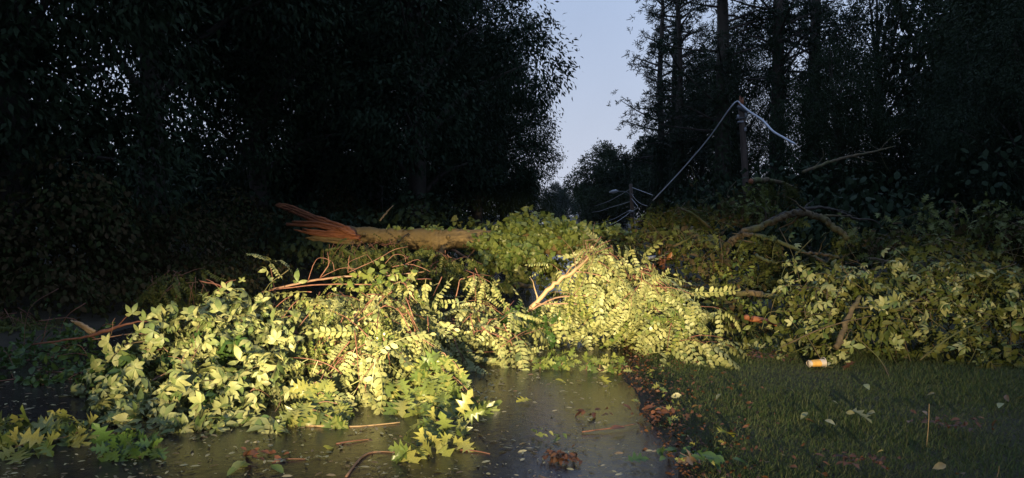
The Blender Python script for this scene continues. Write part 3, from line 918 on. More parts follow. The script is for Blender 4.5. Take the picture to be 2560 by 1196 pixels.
for k in range(7):
    i = rng.integers(12, 80); a = rng.uniform(3.4, 5.4)
    q = tpf[i, :3] + np.array([0, math.cos(a) * 0.1 - 0.1, math.sin(a) * 0.12 + 0.1])
    part(ft, 'knot', *tube(np.array([q, q + [0, -.05, .01], q + [0.01, -.10, .02]]), [.06, .045, .02], 7, .2), M['bark'], True)
stem(ft, [(1120, 615, 14.75, .09), (1100, 632, 14.6, .06), (1080, 650, 14.5, .04)], 'bark', 'limb')
stem(ft, [(1280, 604, 14.7, .15), (1450, 592, 14.9, .13), (1600, 592, 14.8, .12), (1700, 588, 14.5, .13), (1760, 605, 14.1, .13), (1800, 622, 13.8, .12)], 'limb_bark', 'limb', 10)
stem(ft, [(1130, 625, 14.7, .03), (1180, 650, 14.3, .02), (1215, 665, 14.1, .012)], 'twig', 'twig')
stem(ft, [(1190, 622, 14.6, .02), (1170, 645, 14.2, .015), (1160, 690, 13.9, .01)], 'twig', 'twig')
stem(ft, [(975, 628, 14.9, .02), (1000, 600, 14.8, .02), (1022, 583, 14.85, .015)], 'dark_bark', 'twig')
def shard(root, pts, wid, th, strips, label=None, mat='raw_wood', blunt=False):
    # a torn board of wood, made of long strips that have split apart along the grain
    p = smooth_path(np.array([P(*q) for q in pts]), 5)
    n = len(p)
    tan = nrm(np.gradient(p, axis=0))
    wdir = nrm(np.cross(tan, np.array([0, 1.0, 0.15])))
    tdir = np.cross(wdir, tan)
    w = np.interp(np.linspace(0, 1, n), np.linspace(0, 1, len(wid)), wid)
    acc = Acc()
    for j in range(strips):
        c = (j + 0.5) / strips * 2 - 1 + rng.normal(0, 0.08)
        i0 = rng.integers(0, max(1, n // 5))
        i1 = n - (rng.integers(0, 2) if blunt else int(n * 0.45 * rng.random() ** 2.2))
        if i1 - i0 < 3: continue
        dep = rng.normal(0, th * 0.35)
        V, k = [], 6
        for i in range(i0, i1):
            f = 1.0 if blunt else min(1.0, 0.35 + (i1 - i) / 4.0)
            ww = w[i] / strips * 2.1 * f * rng.uniform(0.75, 1.2) + 0.004
            tt = th * f * rng.uniform(0.6, 1.1) + 0.004
            o = p[i] + wdir[i] * (c * w[i] + rng.normal(0, 0.006)) + tdir[i] * dep
            for q in range(k):
                a = 2 * np.pi * q / k + 0.4
                V.append(o + wdir[i] * math.cos(a) * ww + tdir[i] * math.sin(a) * tt)
        m = i1 - i0
        T = []
        for i in range(m - 1):
            for q in range(k):
                a, b = i * k + q, i * k + (q + 1) % k
                T += [(a, b, b + k), (a, b + k, a + k)]
        e = (m - 1) * k
        T += [(e, e + q, e + q + 1) for q in range(1, k - 1)]
        acc.add(np.array(V), np.array(T))
    part(root, 'splinter', *acc.arr(), M[mat], label=label)
shard(ft, [(905, 590, 15.2), (850, 570, 15.3), (780, 545, 15.5), (720, 520, 15.7), (690, 512, 15.8)], [.06, .08, .085, .07, .05], .03, 6, 'long raised orange splinter')
shard(ft, [(880, 588, 15.1), (840, 572, 15.15), (790, 562, 15.25), (716, 559, 15.4)], [.06, .06, .05, .05], .035, 4, None, 'raw_wood', True)
shard(ft, [(900, 596, 15.1), (850, 588, 15.15), (790, 584, 15.2), (735, 572, 15.3)], [.09, .09, .06, .04], .04, 6, 'low dark red splinter')
shard(ft, [(890, 588, 14.98), (870, 578, 14.98), (855, 572, 15.0), (838, 566, 15.1)], [.03, .07, .06, .03], .04, 5)
shard(ft, [(910, 606, 15.15), (860, 602, 15.2), (800, 596, 15.25), (765, 596, 15.3)], [.06, .06, .05, .02], .05, 3, None, 'bark')

# vine on the log
vn = thing('climbing_vine', P(1300, 640, 14.4), 'yellow green leafy vine draped over the middle of the fallen trunk', 'vine')
L1 = Leaves('heart', 'vine')
ve = [E(1320, 590, 14.5, 80, 40, .35), E(1240, 610, 14.4, 60, 28, .28), E(1290, 640, 14.2, 85, 48, .35), E(1250, 670, 14.0, 50, 40, .3), E(1400, 590, 14.5, 90, 35, .35), E(1330, 560, 14.7, 60, 22, .3), E(1460, 600, 14.4, 90, 34, .35), E(1540, 600, 14.2, 60, 28, .3)]
leafy(L1, ve, 1900, 0.11)
leafy(L1, [E(1400, 600, 14.2, 60, 35, .3), E(1460, 618, 13.8, 50, 35, .3), E(1300, 660, 13.9, 90, 45, .3)], 800, .11)
for k in range(90):                                           # sparse leaves along the top of the log
    i = rng.integers(14, 44)
    L1.add(tp[i, :3] + [0, rng.uniform(-.12, .05), tp[i, 3] * rng.uniform(0.7, 1.1)], np.array([rng.normal(0, .5), -.4, rng.normal(.3, .5)]), np.array([rng.normal(0, .4), -.6, .6]), rng.uniform(.06, .12))
L1.put(vn)
for k in range(9):
    x0 = rng.uniform(1180, 1420)
    stem(vn, [(x0, 580, 14.5, .008), (x0 + rng.normal(0, 25), 630, 14.1, .006), (x0 + rng.normal(0, 40), 680 + rng.uniform(0, 20), 13.9, .004)], 'red_twig', 'vine_stem', 5)

# ------------------------------------------------------------------ the heap of branches left of the road's clear strip
# leafy creeper pile
cp = thing('creeper_pile', G(520, 1010), 'big heap of pale five fingered creeper leaves at the left front of the road', 'creeper')
L1 = Leaves('palmate', 'creeper')
ce = [E(330, 930, 6.3, 90, 60, .35), E(560, 890, 6.3, 150, 120, .5), E(650, 830, 6.7, 100, 85, .4), E(420, 880, 6.4, 110, 70, .4), E(490, 1010, 5.5, 130, 85, .4), E(640, 970, 5.7, 120, 95, .4), E(400, 1050, 5.4, 110, 60, .35), E(560, 780, 6.8, 90, 40, .3)]
ce += [E(300, 1060, 5.2, 80, 45, .22), E(450, 1085, 5.05, 110, 35, .22), E(590, 1060, 5.15, 90, 38, .22), E(330, 1040, 5.5, 70, 50, .3), E(500, 1070, 5.2, 110, 40, .3), E(270, 950, 6.2, 40, 60, .25)]
leafy(L1, ce, 700, 0.105, 0.9, 0.45, 1.0, .45, 1.1)
boughs(cp, [L1], ce, 60, 0.105, 9)
leafy(L1, [E(310, 1070, 5.1, 70, 50, .22), E(440, 1090, 4.95, 110, 42, .22), E(580, 1070, 5.1, 100, 40, .22), E(330, 1000, 5.6, 80, 50, .25)], 340, 0.10)
L3 = Leaves('ovate', 'creeper'); leafy(L3, ce, 700, 0.06, 0.9, 0.6, 0.8, .2, .9); L3.put(cp, 0, 'leaf', 'small_leaves')
for (x, y, Yd) in [(330, 785, 6.5), (365, 800, 6.4), (420, 800, 6.6), (350, 830, 6.3), (270, 885, 6.1), (300, 890, 6.0), (375, 880, 6.0), (705, 860, 6.3), (720, 840, 6.3), (745, 705, 7.2), (690, 850, 6.1)]:
    L1.add(P(x, y, Yd), np.array([rng.normal(0, .3), -.2, 1]), np.array([rng.normal(0, .3), -1, .3]), rng.uniform(.10, .13))
L1.put(cp)
L2 = Leaves('palmate', 'green')
leafy(L2, [E(520, 850, 6.05, 70, 45, .2), E(560, 900, 6.0, 35, 60, .15), E(420, 1040, 5.2, 130, 60, .25), E(330, 940, 6.1, 100, 50, .25)], 150, 0.10)
L2.put(cp, 150)
for pts in [[(300, 990, 5.6, .008), (420, 930, 5.9, .008), (540, 850, 6.2, .007), (650, 770, 6.7, .005)], [(450, 960, 5.6, .008), (480, 900, 5.8, .007), (500, 860, 6.0, .005)],
            [(230, 850, 6.5, .008), (360, 835, 6.3, .007), (420, 880, 6.1, .005)], [(600, 1000, 5.4, .008), (680, 930, 5.7, .008), (700, 870, 6.0, .005)], [(560, 1060, 5.1, .008), (640, 1045, 5.2, .008), (760, 1050, 5.2, .006)]]:
    stem(cp, pts, 'twig', 'vine_stem', 6, side_twigs=3, tlen=.2)

# black locust branches
lb = thing('locust_branch', P(900, 900, 6.8), 'broad fan of drooping pale compound leaves in the middle of the left heap', 'fallen branch')
L1 = Leaves('frond', 'locust')
sprays(lb, L1, [E(960, 830, 6.6, 120, 100, .45), E(930, 900, 6.2, 150, 100, .45), E(880, 960, 5.8, 150, 70, .35), E(980, 790, 6.7, 70, 40, .25)], 40, 6, .50, 'red_twig')
L1.put(lb, 270)
L2 = Leaves('ovate', 'locust'); leafy(L2, [E(940, 880, 6.3, 190, 140, .45)], 315, .055, .9, .8, .7, .2, .85); L2.put(lb, 0, 'leaf', 'loose_leaves')
L2 = Leaves('frond', 'oak'); sprays(lb, L2, [E(930, 890, 6.3, 170, 130, .45)], 9, 5, .3); L2.put(lb, 60)
for pts in [[(760, 900, 6.3, .012), (830, 840, 6.3, .011), (900, 800, 6.4, .009), (970, 760, 6.5, .006)], [(800, 980, 5.9, .01), (850, 900, 6.0, .009), (930, 850, 6.1, .006)]]:
    stem(lb, pts, 'red_twig', 'branch', 7, side_twigs=7, tlen=.3)
lc = thing('locust_branch', P(900, 720, 7.4), 'long bough with bare curling twigs along the top of the left heap', 'fallen branch')
L1 = Leaves('frond', 'locust')
sprays(lc, L1, [E(820, 790, 7.1, 150, 70, .4), E(1060, 740, 7.6, 85, 60, .35), E(940, 740, 7.4, 110, 50, .35), E(780, 880, 6.7, 110, 80, .4), E(1020, 800, 7.2, 60, 60, .35)], 40, 6, .46, 'red_twig')
L1.put(lc, 260)
L2 = Leaves('ovate', 'locust'); leafy(L2, [E(840, 830, 7.0, 170, 120, .45), E(1030, 780, 7.4, 110, 70, .4)], 360, .055, .9, .8, .7, .2, .85); L2.put(lc, 0, 'leaf', 'loose_leaves')
L2 = Leaves('frond', 'oak'); sprays(lc, L2, [E(960, 770, 7.2, 170, 70, .45)], 10, 5, .3); L2.put(lc, 60)
L2 = Leaves('heart', 'vine')
leafy(L2, [E(960, 695, 7.2, 90, 22, .15), E(880, 720, 7.2, 100, 18, .12)], 110, .065)
L2.put(lc, 110)
for pts in [[(655, 732, 7.3, .016), (760, 705, 7.3, .018), (860, 692, 7.3, .016), (960, 690, 7.35, .012), (1060, 680, 7.4, .006)], [(660, 728, 7.25, .008), (800, 712, 7.2, .010), (930, 712, 7.2, .007)],
            [(770, 702, 7.3, .006), (785, 660, 7.3, .006), (800, 645, 7.35, .005), (830, 655, 7.4, .005), (836, 680, 7.4, .004)],
            [(800, 695, 7.3, .008), (820, 665, 7.3, .009), (822, 650, 7.3, .008), (818, 630, 7.35, .003)],
            [(870, 682, 7.3, .006), (940, 650, 7.35, .006), (985, 625, 7.4, .005), (1020, 617, 7.4, .003)],
            [(960, 662, 7.3, .005), (985, 638, 7.3, .005), (1010, 640, 7.3, .004), (1014, 655, 7.3, .003)], [(900, 690, 7.3, .005), (870, 660, 7.3, .004), (912, 638, 7.3, .003)],
            [(870, 680, 7.3, .005), (872, 650, 7.35, .005), (875, 638, 7.35, .003)], [(935, 660, 7.3, .004), (920, 640, 7.3, .003), (912, 637, 7.3, .002)],
            [(980, 668, 7.35, .006), (1020, 661, 7.4, .006), (1050, 668, 7.4, .005), (1076, 680, 7.4, .003)], [(1010, 662, 7.4, .004), (1040, 650, 7.4, .004), (1052, 653, 7.4, .003)],
            [(800, 695, 7.3, .005), (850, 672, 7.3, .005), (890, 672, 7.3, .003)]]:
    stem(lc, pts, 'twig' if pts[0][3] > .009 else 'red_twig', 'branch' if pts[0][3] > .009 else 'twig', 6)
ld = thing('locust_branch', P(1190, 840, 7.6), 'low spread of pale compound leaves beside the clear strip of wet road', 'fallen branch')
L1 = Leaves('frond', 'locust')
sprays(ld, L1, [E(1165, 850, 7.4, 120, 38, .4), E(1250, 835, 8.3, 70, 22, .22), E(1095, 860, 7.2, 75, 50, .35), E(1150, 810, 7.7, 90, 20, .3)], 38, 6, .47, 'red_twig')
L1.put(ld, 270)
L2 = Leaves('ovate', 'locust'); leafy(L2, [E(1170, 860, 7.4, 130, 36, .4)], 225, .055, .9, .8, .7, .2, .85); L2.put(ld, 0, 'leaf', 'loose_leaves')
stem(ld, [(1060, 890, 7.2, .012), (1140, 880, 7.2, .011), (1240, 880, 7.4, .008), (1320, 878, 7.6, .004)], 'red_twig', 'branch')
le_ = thing('locust_branch', P(1185, 740, 8.4), 'small arched leafy sprig standing alone between the two heaps', 'fallen branch')
L1 = Leaves('frond', 'locust')
sprays(le_, L1, [E(1182, 705, 8.3, 24, 26, .18), E(1228, 775, 8.4, 45, 18, .22)], 10, 5, .32, 'red_twig')
L1.put(le_)
stem(le_, [(1130, 790, 8.2, .01), (1143, 730, 8.2, .009), (1150, 700, 8.2, .008), (1160, 698, 8.2, .005)], 'red_twig', 'branch')
lf = thing('locust_sprig', P(672, 690, 7.6), 'single upright leafy sprig standing above the left end of the heap', 'fallen branch')
L1 = Leaves('frond', 'locust')
for dx, dy, dz in ((-.8, -.1, .5), (.8, -.1, .35), (.1, -.6, .35), (.35, -.5, -.3), (-.3, -.4, .6)):
    L1.add(P(675, 655, 7.6), np.array([dx, dy, dz]), np.array([0, -.3, 1]), .27)
L1.put(lf)
stem(lf, [(690, 740, 7.5, .006), (680, 690, 7.6, .005), (675, 658, 7.6, .003)], 'red_twig', 'stem')
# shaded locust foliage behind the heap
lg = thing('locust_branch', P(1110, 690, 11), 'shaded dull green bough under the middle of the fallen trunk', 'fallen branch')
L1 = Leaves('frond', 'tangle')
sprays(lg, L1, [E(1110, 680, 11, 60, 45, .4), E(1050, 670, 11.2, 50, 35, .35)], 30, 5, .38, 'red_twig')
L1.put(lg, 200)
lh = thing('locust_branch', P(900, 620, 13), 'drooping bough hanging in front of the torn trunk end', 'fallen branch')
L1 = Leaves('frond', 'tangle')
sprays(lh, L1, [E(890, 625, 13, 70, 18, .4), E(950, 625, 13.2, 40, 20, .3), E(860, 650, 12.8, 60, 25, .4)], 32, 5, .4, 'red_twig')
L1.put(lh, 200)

# dark leafy debris on the unlit left side of the road
dbz = thing('leafy_branch', P(130, 900, 6.8), 'dark leafy debris on the unlit left side of the road', 'fallen branch')
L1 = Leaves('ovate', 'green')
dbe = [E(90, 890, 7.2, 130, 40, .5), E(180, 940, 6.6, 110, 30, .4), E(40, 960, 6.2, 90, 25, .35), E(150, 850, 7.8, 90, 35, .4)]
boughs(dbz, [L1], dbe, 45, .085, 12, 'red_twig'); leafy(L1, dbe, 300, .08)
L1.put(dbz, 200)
# oak sprigs
def oak_sprig(label, base_pts, tips, size, per=9, hang=0.2, mat='oak', limit=200, name='oak_sprig'):
    c = P(*base_pts[0][:3])
    t = thing(name, np.array([c[0], c[1], max(0.02, c[2] - .1)]), label, 'fallen branch')
    s = stem(t, base_pts, 'twig', 'stem', 6)
    L = Leaves('oak', mat)
    for (x, y, Yd) in tips:
        p = P(x, y, Yd)
        p[2] = max(p[2], 0.07)
        q = s[np.argmin(np.linalg.norm(s[:, :3] - p, axis=1)), :3]
        if np.linalg.norm(q - p) > 0.03:
            part(t, 'twig', *tube(smooth_path(np.array([q, (p + q) / 2 + [0, 0, .03], p]), 4), np.linspace(.005, .003, 9), 5), M['twig'], True)
        out = nrm(p - q + np.array([0, -.2, 0.02]))
        for k in range(per):
            a = 2 * np.pi * k / per + rng.uniform(-.3, .3)
            d = np.array([math.cos(a) * (1 - hang * .4), -.35, math.sin(a) * (.9 - hang * .5) - hang]) + out * .6
            L.add(p + rng.normal(0, .015, 3), d, np.array([0, -.7, .7]) + rng.normal(0, .45, 3), size * rng.uniform(.7, 1.15))
    L.put(t, limit)
    return t
oak_sprig('leafy oak branch drooping at the right front corner of the left heap', [(1000, 1040, 5.7, .012), (1060, 960, 5.9, .01), (1120, 900, 6.0, .007)],
          [(1125, 900, 6.0), (1110, 930, 5.8), (1070, 950, 5.7), (1130, 960, 5.7), (1090, 985, 5.6), (1040, 970, 5.7), (1140, 1000, 5.6), (1100, 1030, 5.4), (1050, 1010, 5.5), (1010, 1000, 5.5), (1150, 1030, 5.5), (1195, 1020, 5.6), (990, 950, 5.7), (1080, 900, 6.0), (1150, 930, 5.9), (1165, 985, 5.7), (1100, 885, 6.0), (1060, 915, 5.9)], .175, 8, .85)
oak_sprig('oak twig with jagged leaves hanging from the front of the creeper heap', [(760, 1040, 5.2, .008), (800, 980, 5.5, .007), (830, 940, 5.6, .005)],
          [(815, 950, 5.5), (810, 985, 5.4), (760, 1010, 5.2), (800, 1030, 5.15), (740, 1030, 5.1), (845, 1010, 5.3), (830, 1055, 5.1), (780, 960, 5.5)], .14, 7, .8)
oak_sprig('bright oak sprig lying in front of the left heap at the bottom middle', [(1040, 1190, 4.4, .006), (1090, 1130, 4.6, .006), (1110, 1080, 4.8, .004)],
          [(1108, 1075, 4.8), (1130, 1095, 4.7), (1085, 1050, 4.95), (1100, 1120, 4.6), (1060, 1150, 4.5), (1025, 1165, 4.45), (1140, 1045, 5.0)], .17, 5, .3)
oak_sprig('bright oak sprig with jagged leaves in the bottom left corner', [(-30, 1120, 4.8, .008), (70, 1085, 4.85, .007), (150, 1075, 4.9, .007), (240, 1095, 4.8, .005)],
          [(20, 1080, 4.8), (60, 1110, 4.6), (10, 1130, 4.5), (100, 1120, 4.6), (150, 1090, 4.7), (190, 1110, 4.6), (230, 1110, 4.7), (120, 1150, 4.4), (40, 1170, 4.3), (170, 1080, 4.8)], .17, 7)
oak_sprig('dull green oak sprig lying flat beside the bottom left corner sprig', [(250, 1196, 4.35, .006), (320, 1170, 4.45, .005), (370, 1150, 4.5, .004)],
          [(300, 1170, 4.4), (340, 1160, 4.45), (370, 1150, 4.5), (280, 1190, 4.3), (330, 1190, 4.35), (390, 1170, 4.4)], .13, 7, mat='green')
oak_sprig('small leafy twig lying on the wet road left of the other road twig', [(1300, 922, 7.24, .007), (1350, 927, 7.18, .007), (1400, 927, 7.18, .005)],
          [(1350, 927, 7.18), (1380, 922, 7.24), (1400, 917, 7.30), (1365, 922, 7.24), (1420, 907, 7.42), (1410, 927, 7.18)], 0.12, 5, mat='vine')
oak_sprig('small leafy twig lying on the wet road near the lawn edge', [(1430, 927, 7.18, .006), (1500, 922, 7.24, .006), (1560, 922, 7.24, .004)],
          [(1470, 927, 7.18), (1500, 917, 7.30), (1530, 917, 7.30), (1520, 927, 7.18), (1545, 927, 7.18), (1480, 917, 7.30)], 0.125, 5, mat='vine')

# ------------------------------------------------------------------ the heap right of the clear strip
lk = thing('locust_branch', P(1480, 760, 8.4), 'tall peak of pale compound leaves on a bent pale limb in the road centre', 'fallen branch')
L1 = Leaves('frond', 'locust')
sprays(lk, L1, [E(1500, 700, 8.4, 62, 85, .35), E(1510, 640, 8.5, 36, 42, .22), E(1450, 785, 8.8, 100, 40, .3), E(1555, 750, 8.4, 62, 75, .35), E(1430, 715, 8.5, 28, 26, .2)], 33, 6, .46, 'red_twig')
sprays(lk, L1, [E(1415, 765, 8.6, 70, 28, .25)], 8, 6, .44)
sprays(lk, L1, [E(1512, 632, 8.5, 26, 34, .2)], 6, 5, .36)
L1.put(lk, 290)
L2 = Leaves('ovate', 'locust'); leafy(L2, [E(1490, 720, 8.4, 80, 90, .35), E(1470, 790, 8.7, 105, 40, .3)], 315, .055, .9, .8, .7, .2, .85); L2.put(lk, 0, 'leaf', 'loose_leaves')
for pts in [[(1325, 775, 8.1, .024), (1360, 735, 8.1, .025), (1400, 700, 8.1, .024), (1440, 675, 8.15, .02), (1475, 640, 8.3, .012)], [(1440, 678, 8.15, .012), (1500, 690, 8.2, .010), (1540, 720, 8.2, .007)],
            [(1320, 780, 8.05, .014), (1390, 745, 8.0, .014), (1450, 740, 8.05, .011), (1520, 735, 8.1, .007)], [(1340, 760, 8.05, .012), (1420, 760, 8.0, .010), (1480, 765, 8.0, .006)],
            [(1468, 650, 8.3, .009), (1466, 620, 8.35, .007), (1462, 600, 8.4, .005)], [(1462, 602, 8.4, .006), (1480, 600, 8.45, .006), (1500, 600, 8.5, .004)], [(1440, 680, 8.15, .008), (1438, 650, 8.2, .006), (1455, 630, 8.2, .004)]]:
    stem(lk, pts, 'stem' if pts[0][3] > .015 else 'twig', 'branch', 8, side_twigs=2)
lm = thing('locust_branch', P(1660, 850, 8.1), 'wide skirt of drooping compound leaves spilling onto the lawn edge', 'fallen branch')
L1 = Leaves('frond', 'locust')
sprays(lm, L1, [E(1630, 760, 8.3, 60, 55, .35), E(1690, 815, 8.2, 75, 58, .35), E(1590, 805, 8.7, 100, 40, .3), E(1735, 862, 7.8, 40, 38, .3), E(1600, 700, 8.5, 40, 40, .3)], 35, 6, .52, 'red_twig', np.array([.5, -.2, 0]))
L1.put(lm, 295)
L2 = Leaves('frond', 'oak'); sprays(lm, L2, [E(1640, 780, 8.3, 80, 70, .35), E(1500, 740, 8.4, 70, 80, .3)], 9, 6, .42); L2.put(lm, 80)
L2 = Leaves('ovate', 'creeper')
leafy(L2, [E(1450, 812, 8.8, 110, 30, .25), E(1570, 825, 8.6, 90, 30, .22)], 260, .07)
L2.put(lm, 200)
gs = thing('leafy_sprig', P(1330, 830, 8.3), 'dark green leafy sprig at the back of the clear strip between the heaps', 'fallen branch')
L1 = Leaves('palmate', 'green')
leafy(L1, [E(1330, 815, 8.3, 70, 30, .3)], 110, .08)
L1.put(gs)
stem(gs, [(1270, 850, 8.3, .008), (1330, 830, 8.2, .007), (1390, 810, 8.2, .004)], 'twig', 'stem')

# the big creeper and oak heap on the right
rb = thing('creeper_pile', P(2200, 860, 7.6), 'large dim heap of mixed creeper leaves on the right edge of the lawn', 'creeper')
re_ = [E(2030, 770, 8.15, 90, 80, .5), E(2150, 740, 8.25, 120, 75, .5), E(2280, 740, 8.35, 120, 85, .5), E(2400, 760, 8.35, 130, 110, .6), E(2200, 830, 7.95, 170, 75, .5), E(2020, 850, 7.85, 110, 55, .4), E(2370, 860, 7.95, 160, 80, .5), E(2530, 800, 8.35, 90, 130, .6), E(2480, 900, 7.75, 120, 50, .4)]
L1 = Leaves('palmate', 'creeper'); boughs(rb, [L1], re_[:6], 95, .085, 8); L1.put(rb, 280)
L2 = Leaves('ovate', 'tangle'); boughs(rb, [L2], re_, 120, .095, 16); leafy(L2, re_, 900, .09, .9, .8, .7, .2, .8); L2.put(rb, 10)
for pts in [[(2090, 870, 7.4, .03), (2120, 800, 7.6, .028), (2150, 740, 7.8, .02)], [(2180, 690, 7.8, .005), (2150, 660, 7.8, .004), (2120, 648, 7.8, .003)], [(2120, 690, 7.8, .005), (2105, 665, 7.8, .003)],
            [(1950, 870, 7.3, .012), (2060, 820, 7.4, .010), (2180, 790, 7.5, .006)], [(2300, 900, 7.3, .01), (2380, 840, 7.4, .01), (2460, 800, 7.6, .006)], [(2230, 960, 6.9, .008), (2200, 900, 7.2, .008), (2150, 850, 7.3, .005)]]:
    stem(rb, pts, 'limb_bark', 'vine_stem', 7, side_twigs=2, tlen=.25)
ro = thing('oak_branch', P(2400, 760, 7.6), 'olive oak foliage spreading at the far right above the creeper heap', 'fallen branch')
L1 = Leaves('oak', 'tangle'); boughs(ro, [L1], [re_[2], re_[3], re_[6], re_[7], E(2380, 650, 9, 130, 50, .5)], 75, .125, 9); L1.put(ro, 290)
stem(ro, [(2180, 800, 7.8, .02), (2320, 740, 8.0, .018), (2450, 690, 8.2, .012), (2540, 660, 8.4, .008)], 'limb_bark', 'branch', side_twigs=5)

# ------------------------------------------------------------------ the fallen crown on the right, 9 to 16 m off
tg = thing('fallen_treetop', P(1800, 700, 12), 'wide tangle of dark green foliage right of the fallen trunk', 'fallen tree')
te = [E(1560, 620, 13, 90, 40, .6), E(1680, 640, 12.5, 110, 70, .7), E(1800, 680, 11.5, 120, 80, .8), E(1860, 745, 10.5, 70, 45, .6), E(1720, 750, 11, 120, 60, .7), E(1860, 800, 9.4, 110, 55, .6),
      E(2190, 625, 13.2, 90, 36, .6), E(2250, 620, 12.5, 150, 60, .8), E(2400, 600, 13, 160, 80, .8), E(2530, 640, 12, 120, 100, .8), E(1710, 555, 15, 100, 30, .8), E(1850, 540, 15.5, 110, 50, .9)]
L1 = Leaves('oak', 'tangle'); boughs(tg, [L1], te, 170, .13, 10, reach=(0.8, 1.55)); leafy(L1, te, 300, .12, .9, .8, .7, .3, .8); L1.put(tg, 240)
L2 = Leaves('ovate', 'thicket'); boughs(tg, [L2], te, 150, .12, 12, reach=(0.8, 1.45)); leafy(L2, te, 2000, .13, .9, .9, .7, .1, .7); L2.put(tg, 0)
L2 = Leaves('ovate', 'thicket'); leafy(L2, [E(2000, 690, 12, 120, 34, .7), E(1930, 720, 11, 70, 30, .5), E(2080, 720, 10.5, 70, 30, .5)], 900, .12, .9, .9, .7, .2, 1.0); L2.put(tg, 0)  # dark leaves added over the pale sky-lit soil under the arched limb
L3 = Leaves('ovate', 'vine'); leafy(L3, [te[4], te[5], E(1850, 690, 11, 20, 60, .2), E(1820, 790, 9.6, 60, 60, .3)], 240, .09); L3.put(tg, 50)
t = thing('leafy_branch', P(1250, 640, 15.8), 'shaded green foliage under and behind the middle of the fallen trunk', 'fallen branch')
L1 = Leaves('heart', 'tangle')
be = [E(1120, 600, 16.2, 130, 30, .5), E(1300, 590, 16.2, 140, 45, .5), E(1450, 600, 15.8, 110, 45, .5), E(1320, 665, 14.6, 110, 32, .4), E(1180, 660, 14.8, 90, 25, .4), E(1440, 655, 13.6, 60, 30, .3), E(1330, 700, 13.2, 130, 14, .5), E(1200, 715, 12.6, 120, 12, .4), E(1080, 705, 13, 120, 20, .5), E(1400, 740, 10.6, 60, 10, .4), E(1560, 690, 12, 60, 40, .4)]  # low heaps on the road added to cover its bright sky reflection
boughs(t, [L1], be, 100, .11, 16); leafy(L1, be, 900, .11, .9, .8, .7, .2, .9)
L1.put(t, 120)
for k in range(16):                                           # broken limbs running through the tangle
    x0, y0, Y0 = rng.uniform(1540, 2450), rng.uniform(570, 720), rng.uniform(10.2, 12.8)
    dx, dy = rng.choice([-1, 1]) * rng.uniform(50, 130), rng.uniform(-75, 40)
    stem(tg, [(x0, y0, Y0, .022), (x0 + dx * .4, y0 + dy * .55, Y0 - .3, .02), (x0 + dx * .75, y0 + dy * .8, Y0 - .5, .0185), (x0 + dx, y0 + dy, Y0 - .7, .006)], 'limb_bark', 'limb', 7, 5, .12, 3, .35)
arch = thing('fallen_limb', P(1860, 640, 12), 'mossy arched limb forking over the right hand tangle', 'fallen limb')
stem(arch, [(1805, 640, 11.8, 0.0400), (1830, 605, 11.9, 0.0600), (1860, 585, 12, 0.0560), (1920, 560, 12.1, 0.0480), (1965, 540, 12.1, 0.0480), (2000, 533, 12.1, 0.0520), (2050, 545, 12, 0.0520), (2085, 570, 11.9, 0.0480), (2120, 595, 11.8, 0.0400)], 'limb_bark', 'limb', 12, 9, .16, 5, .5)
stem(arch, [(1850, 590, 12.05, 0.0360), (1920, 555, 12.2, 0.0360), (1985, 530, 12.3, 0.0360), (2060, 520, 12.4, 0.0240), (2110, 535, 12.5, 0.0224), (2140, 548, 12.5, 0.0200), (2180, 550, 12.5, 0.0160), (2210, 570, 12.6, 0.0096)], 'dark_bark', 'limb', 9, 9, .15, 4, .4)
stem(arch, [(1850, 585, 11.9, 0.0320), (1900, 592, 11.7, 0.0304), (1960, 610, 11.5, 0.0280), (2020, 635, 11.2, 0.0256), (2070, 660, 11, 0.0200), (2100, 680, 10.8, 0.0160)], 'limb_bark', 'limb', 8, 9, .15, side_twigs=5)
stem(arch, [(1940, 612, 11.5, 0.0160), (1965, 650, 11.2, 0.0144), (2000, 680, 10.9, 0.0096)], 'limb_bark', 'branch')
sk = thing('fallen_limb', P(1880, 450, 17), 'sawn looking branch end with an orange face over the right tangle', 'fallen limb')
s = stem(sk, [(1878, 452, 16.6, .062), (1900, 450, 17, .06), (1930, 452, 17.6, .05), (1990, 470, 18.5, .04)], 'limb_bark', 'limb')
e0 = s[0, :3]; dd = nrm(s[0, :3] - s[2, :3])
part(sk, 'torn_end', *tube(np.array([e0, e0 + dd * .02, e0 + dd * .05]), [.064, .055, .01], 8, .2), M['raw_wood'])
L1 = Leaves('frond', 'thicket')
hanging(L1, [E(1895, 500, 17, 35, 35, .5), E(1940, 480, 17.5, 45, 22, .5)], 40, .7)
L1.put(sk, 130, 'leaf')
pb = thing('drooping_bough', P(1700, 560, 13.6), 'drooping feathery bough behind the peak of pale leaves', 'fallen branch')
L1 = Leaves('frond', 'thicket')
hanging(L1, [E(1700, 545, 13.6, 60, 22, .4), E(1660, 565, 13.3, 40, 26, .3), E(1740, 565, 13.3, 40, 22, .3)], 55, .55)
L1.put(pb, 130, 'leaf')
stem(pb, [(1640, 540, 13.7, .015), (1700, 522, 13.7, .015), (1770, 530, 13.7, .008)], 'limb_bark', 'branch')
pb = thing('drooping_bough', P(1900, 640, 11.4), 'drooping feathery bough hanging under the arched limb', 'fallen branch')
L1 = Leaves('frond', 'thicket')
hanging(L1, [E(1910, 630, 11.4, 60, 18, .3), E(1890, 680, 11.2, 40, 26, .3)], 40, .5)
L1.put(pb, 80, 'leaf')
stem(pb, [(1850, 600, 11.7, .015), (1900, 610, 11.5, .012), (1960, 625, 11.4, .007)], 'limb_bark', 'branch')
db = thing('dead_branch', P(2080, 410, 15), 'bare dead branch slanting up over the dark right wood', 'dead branch')
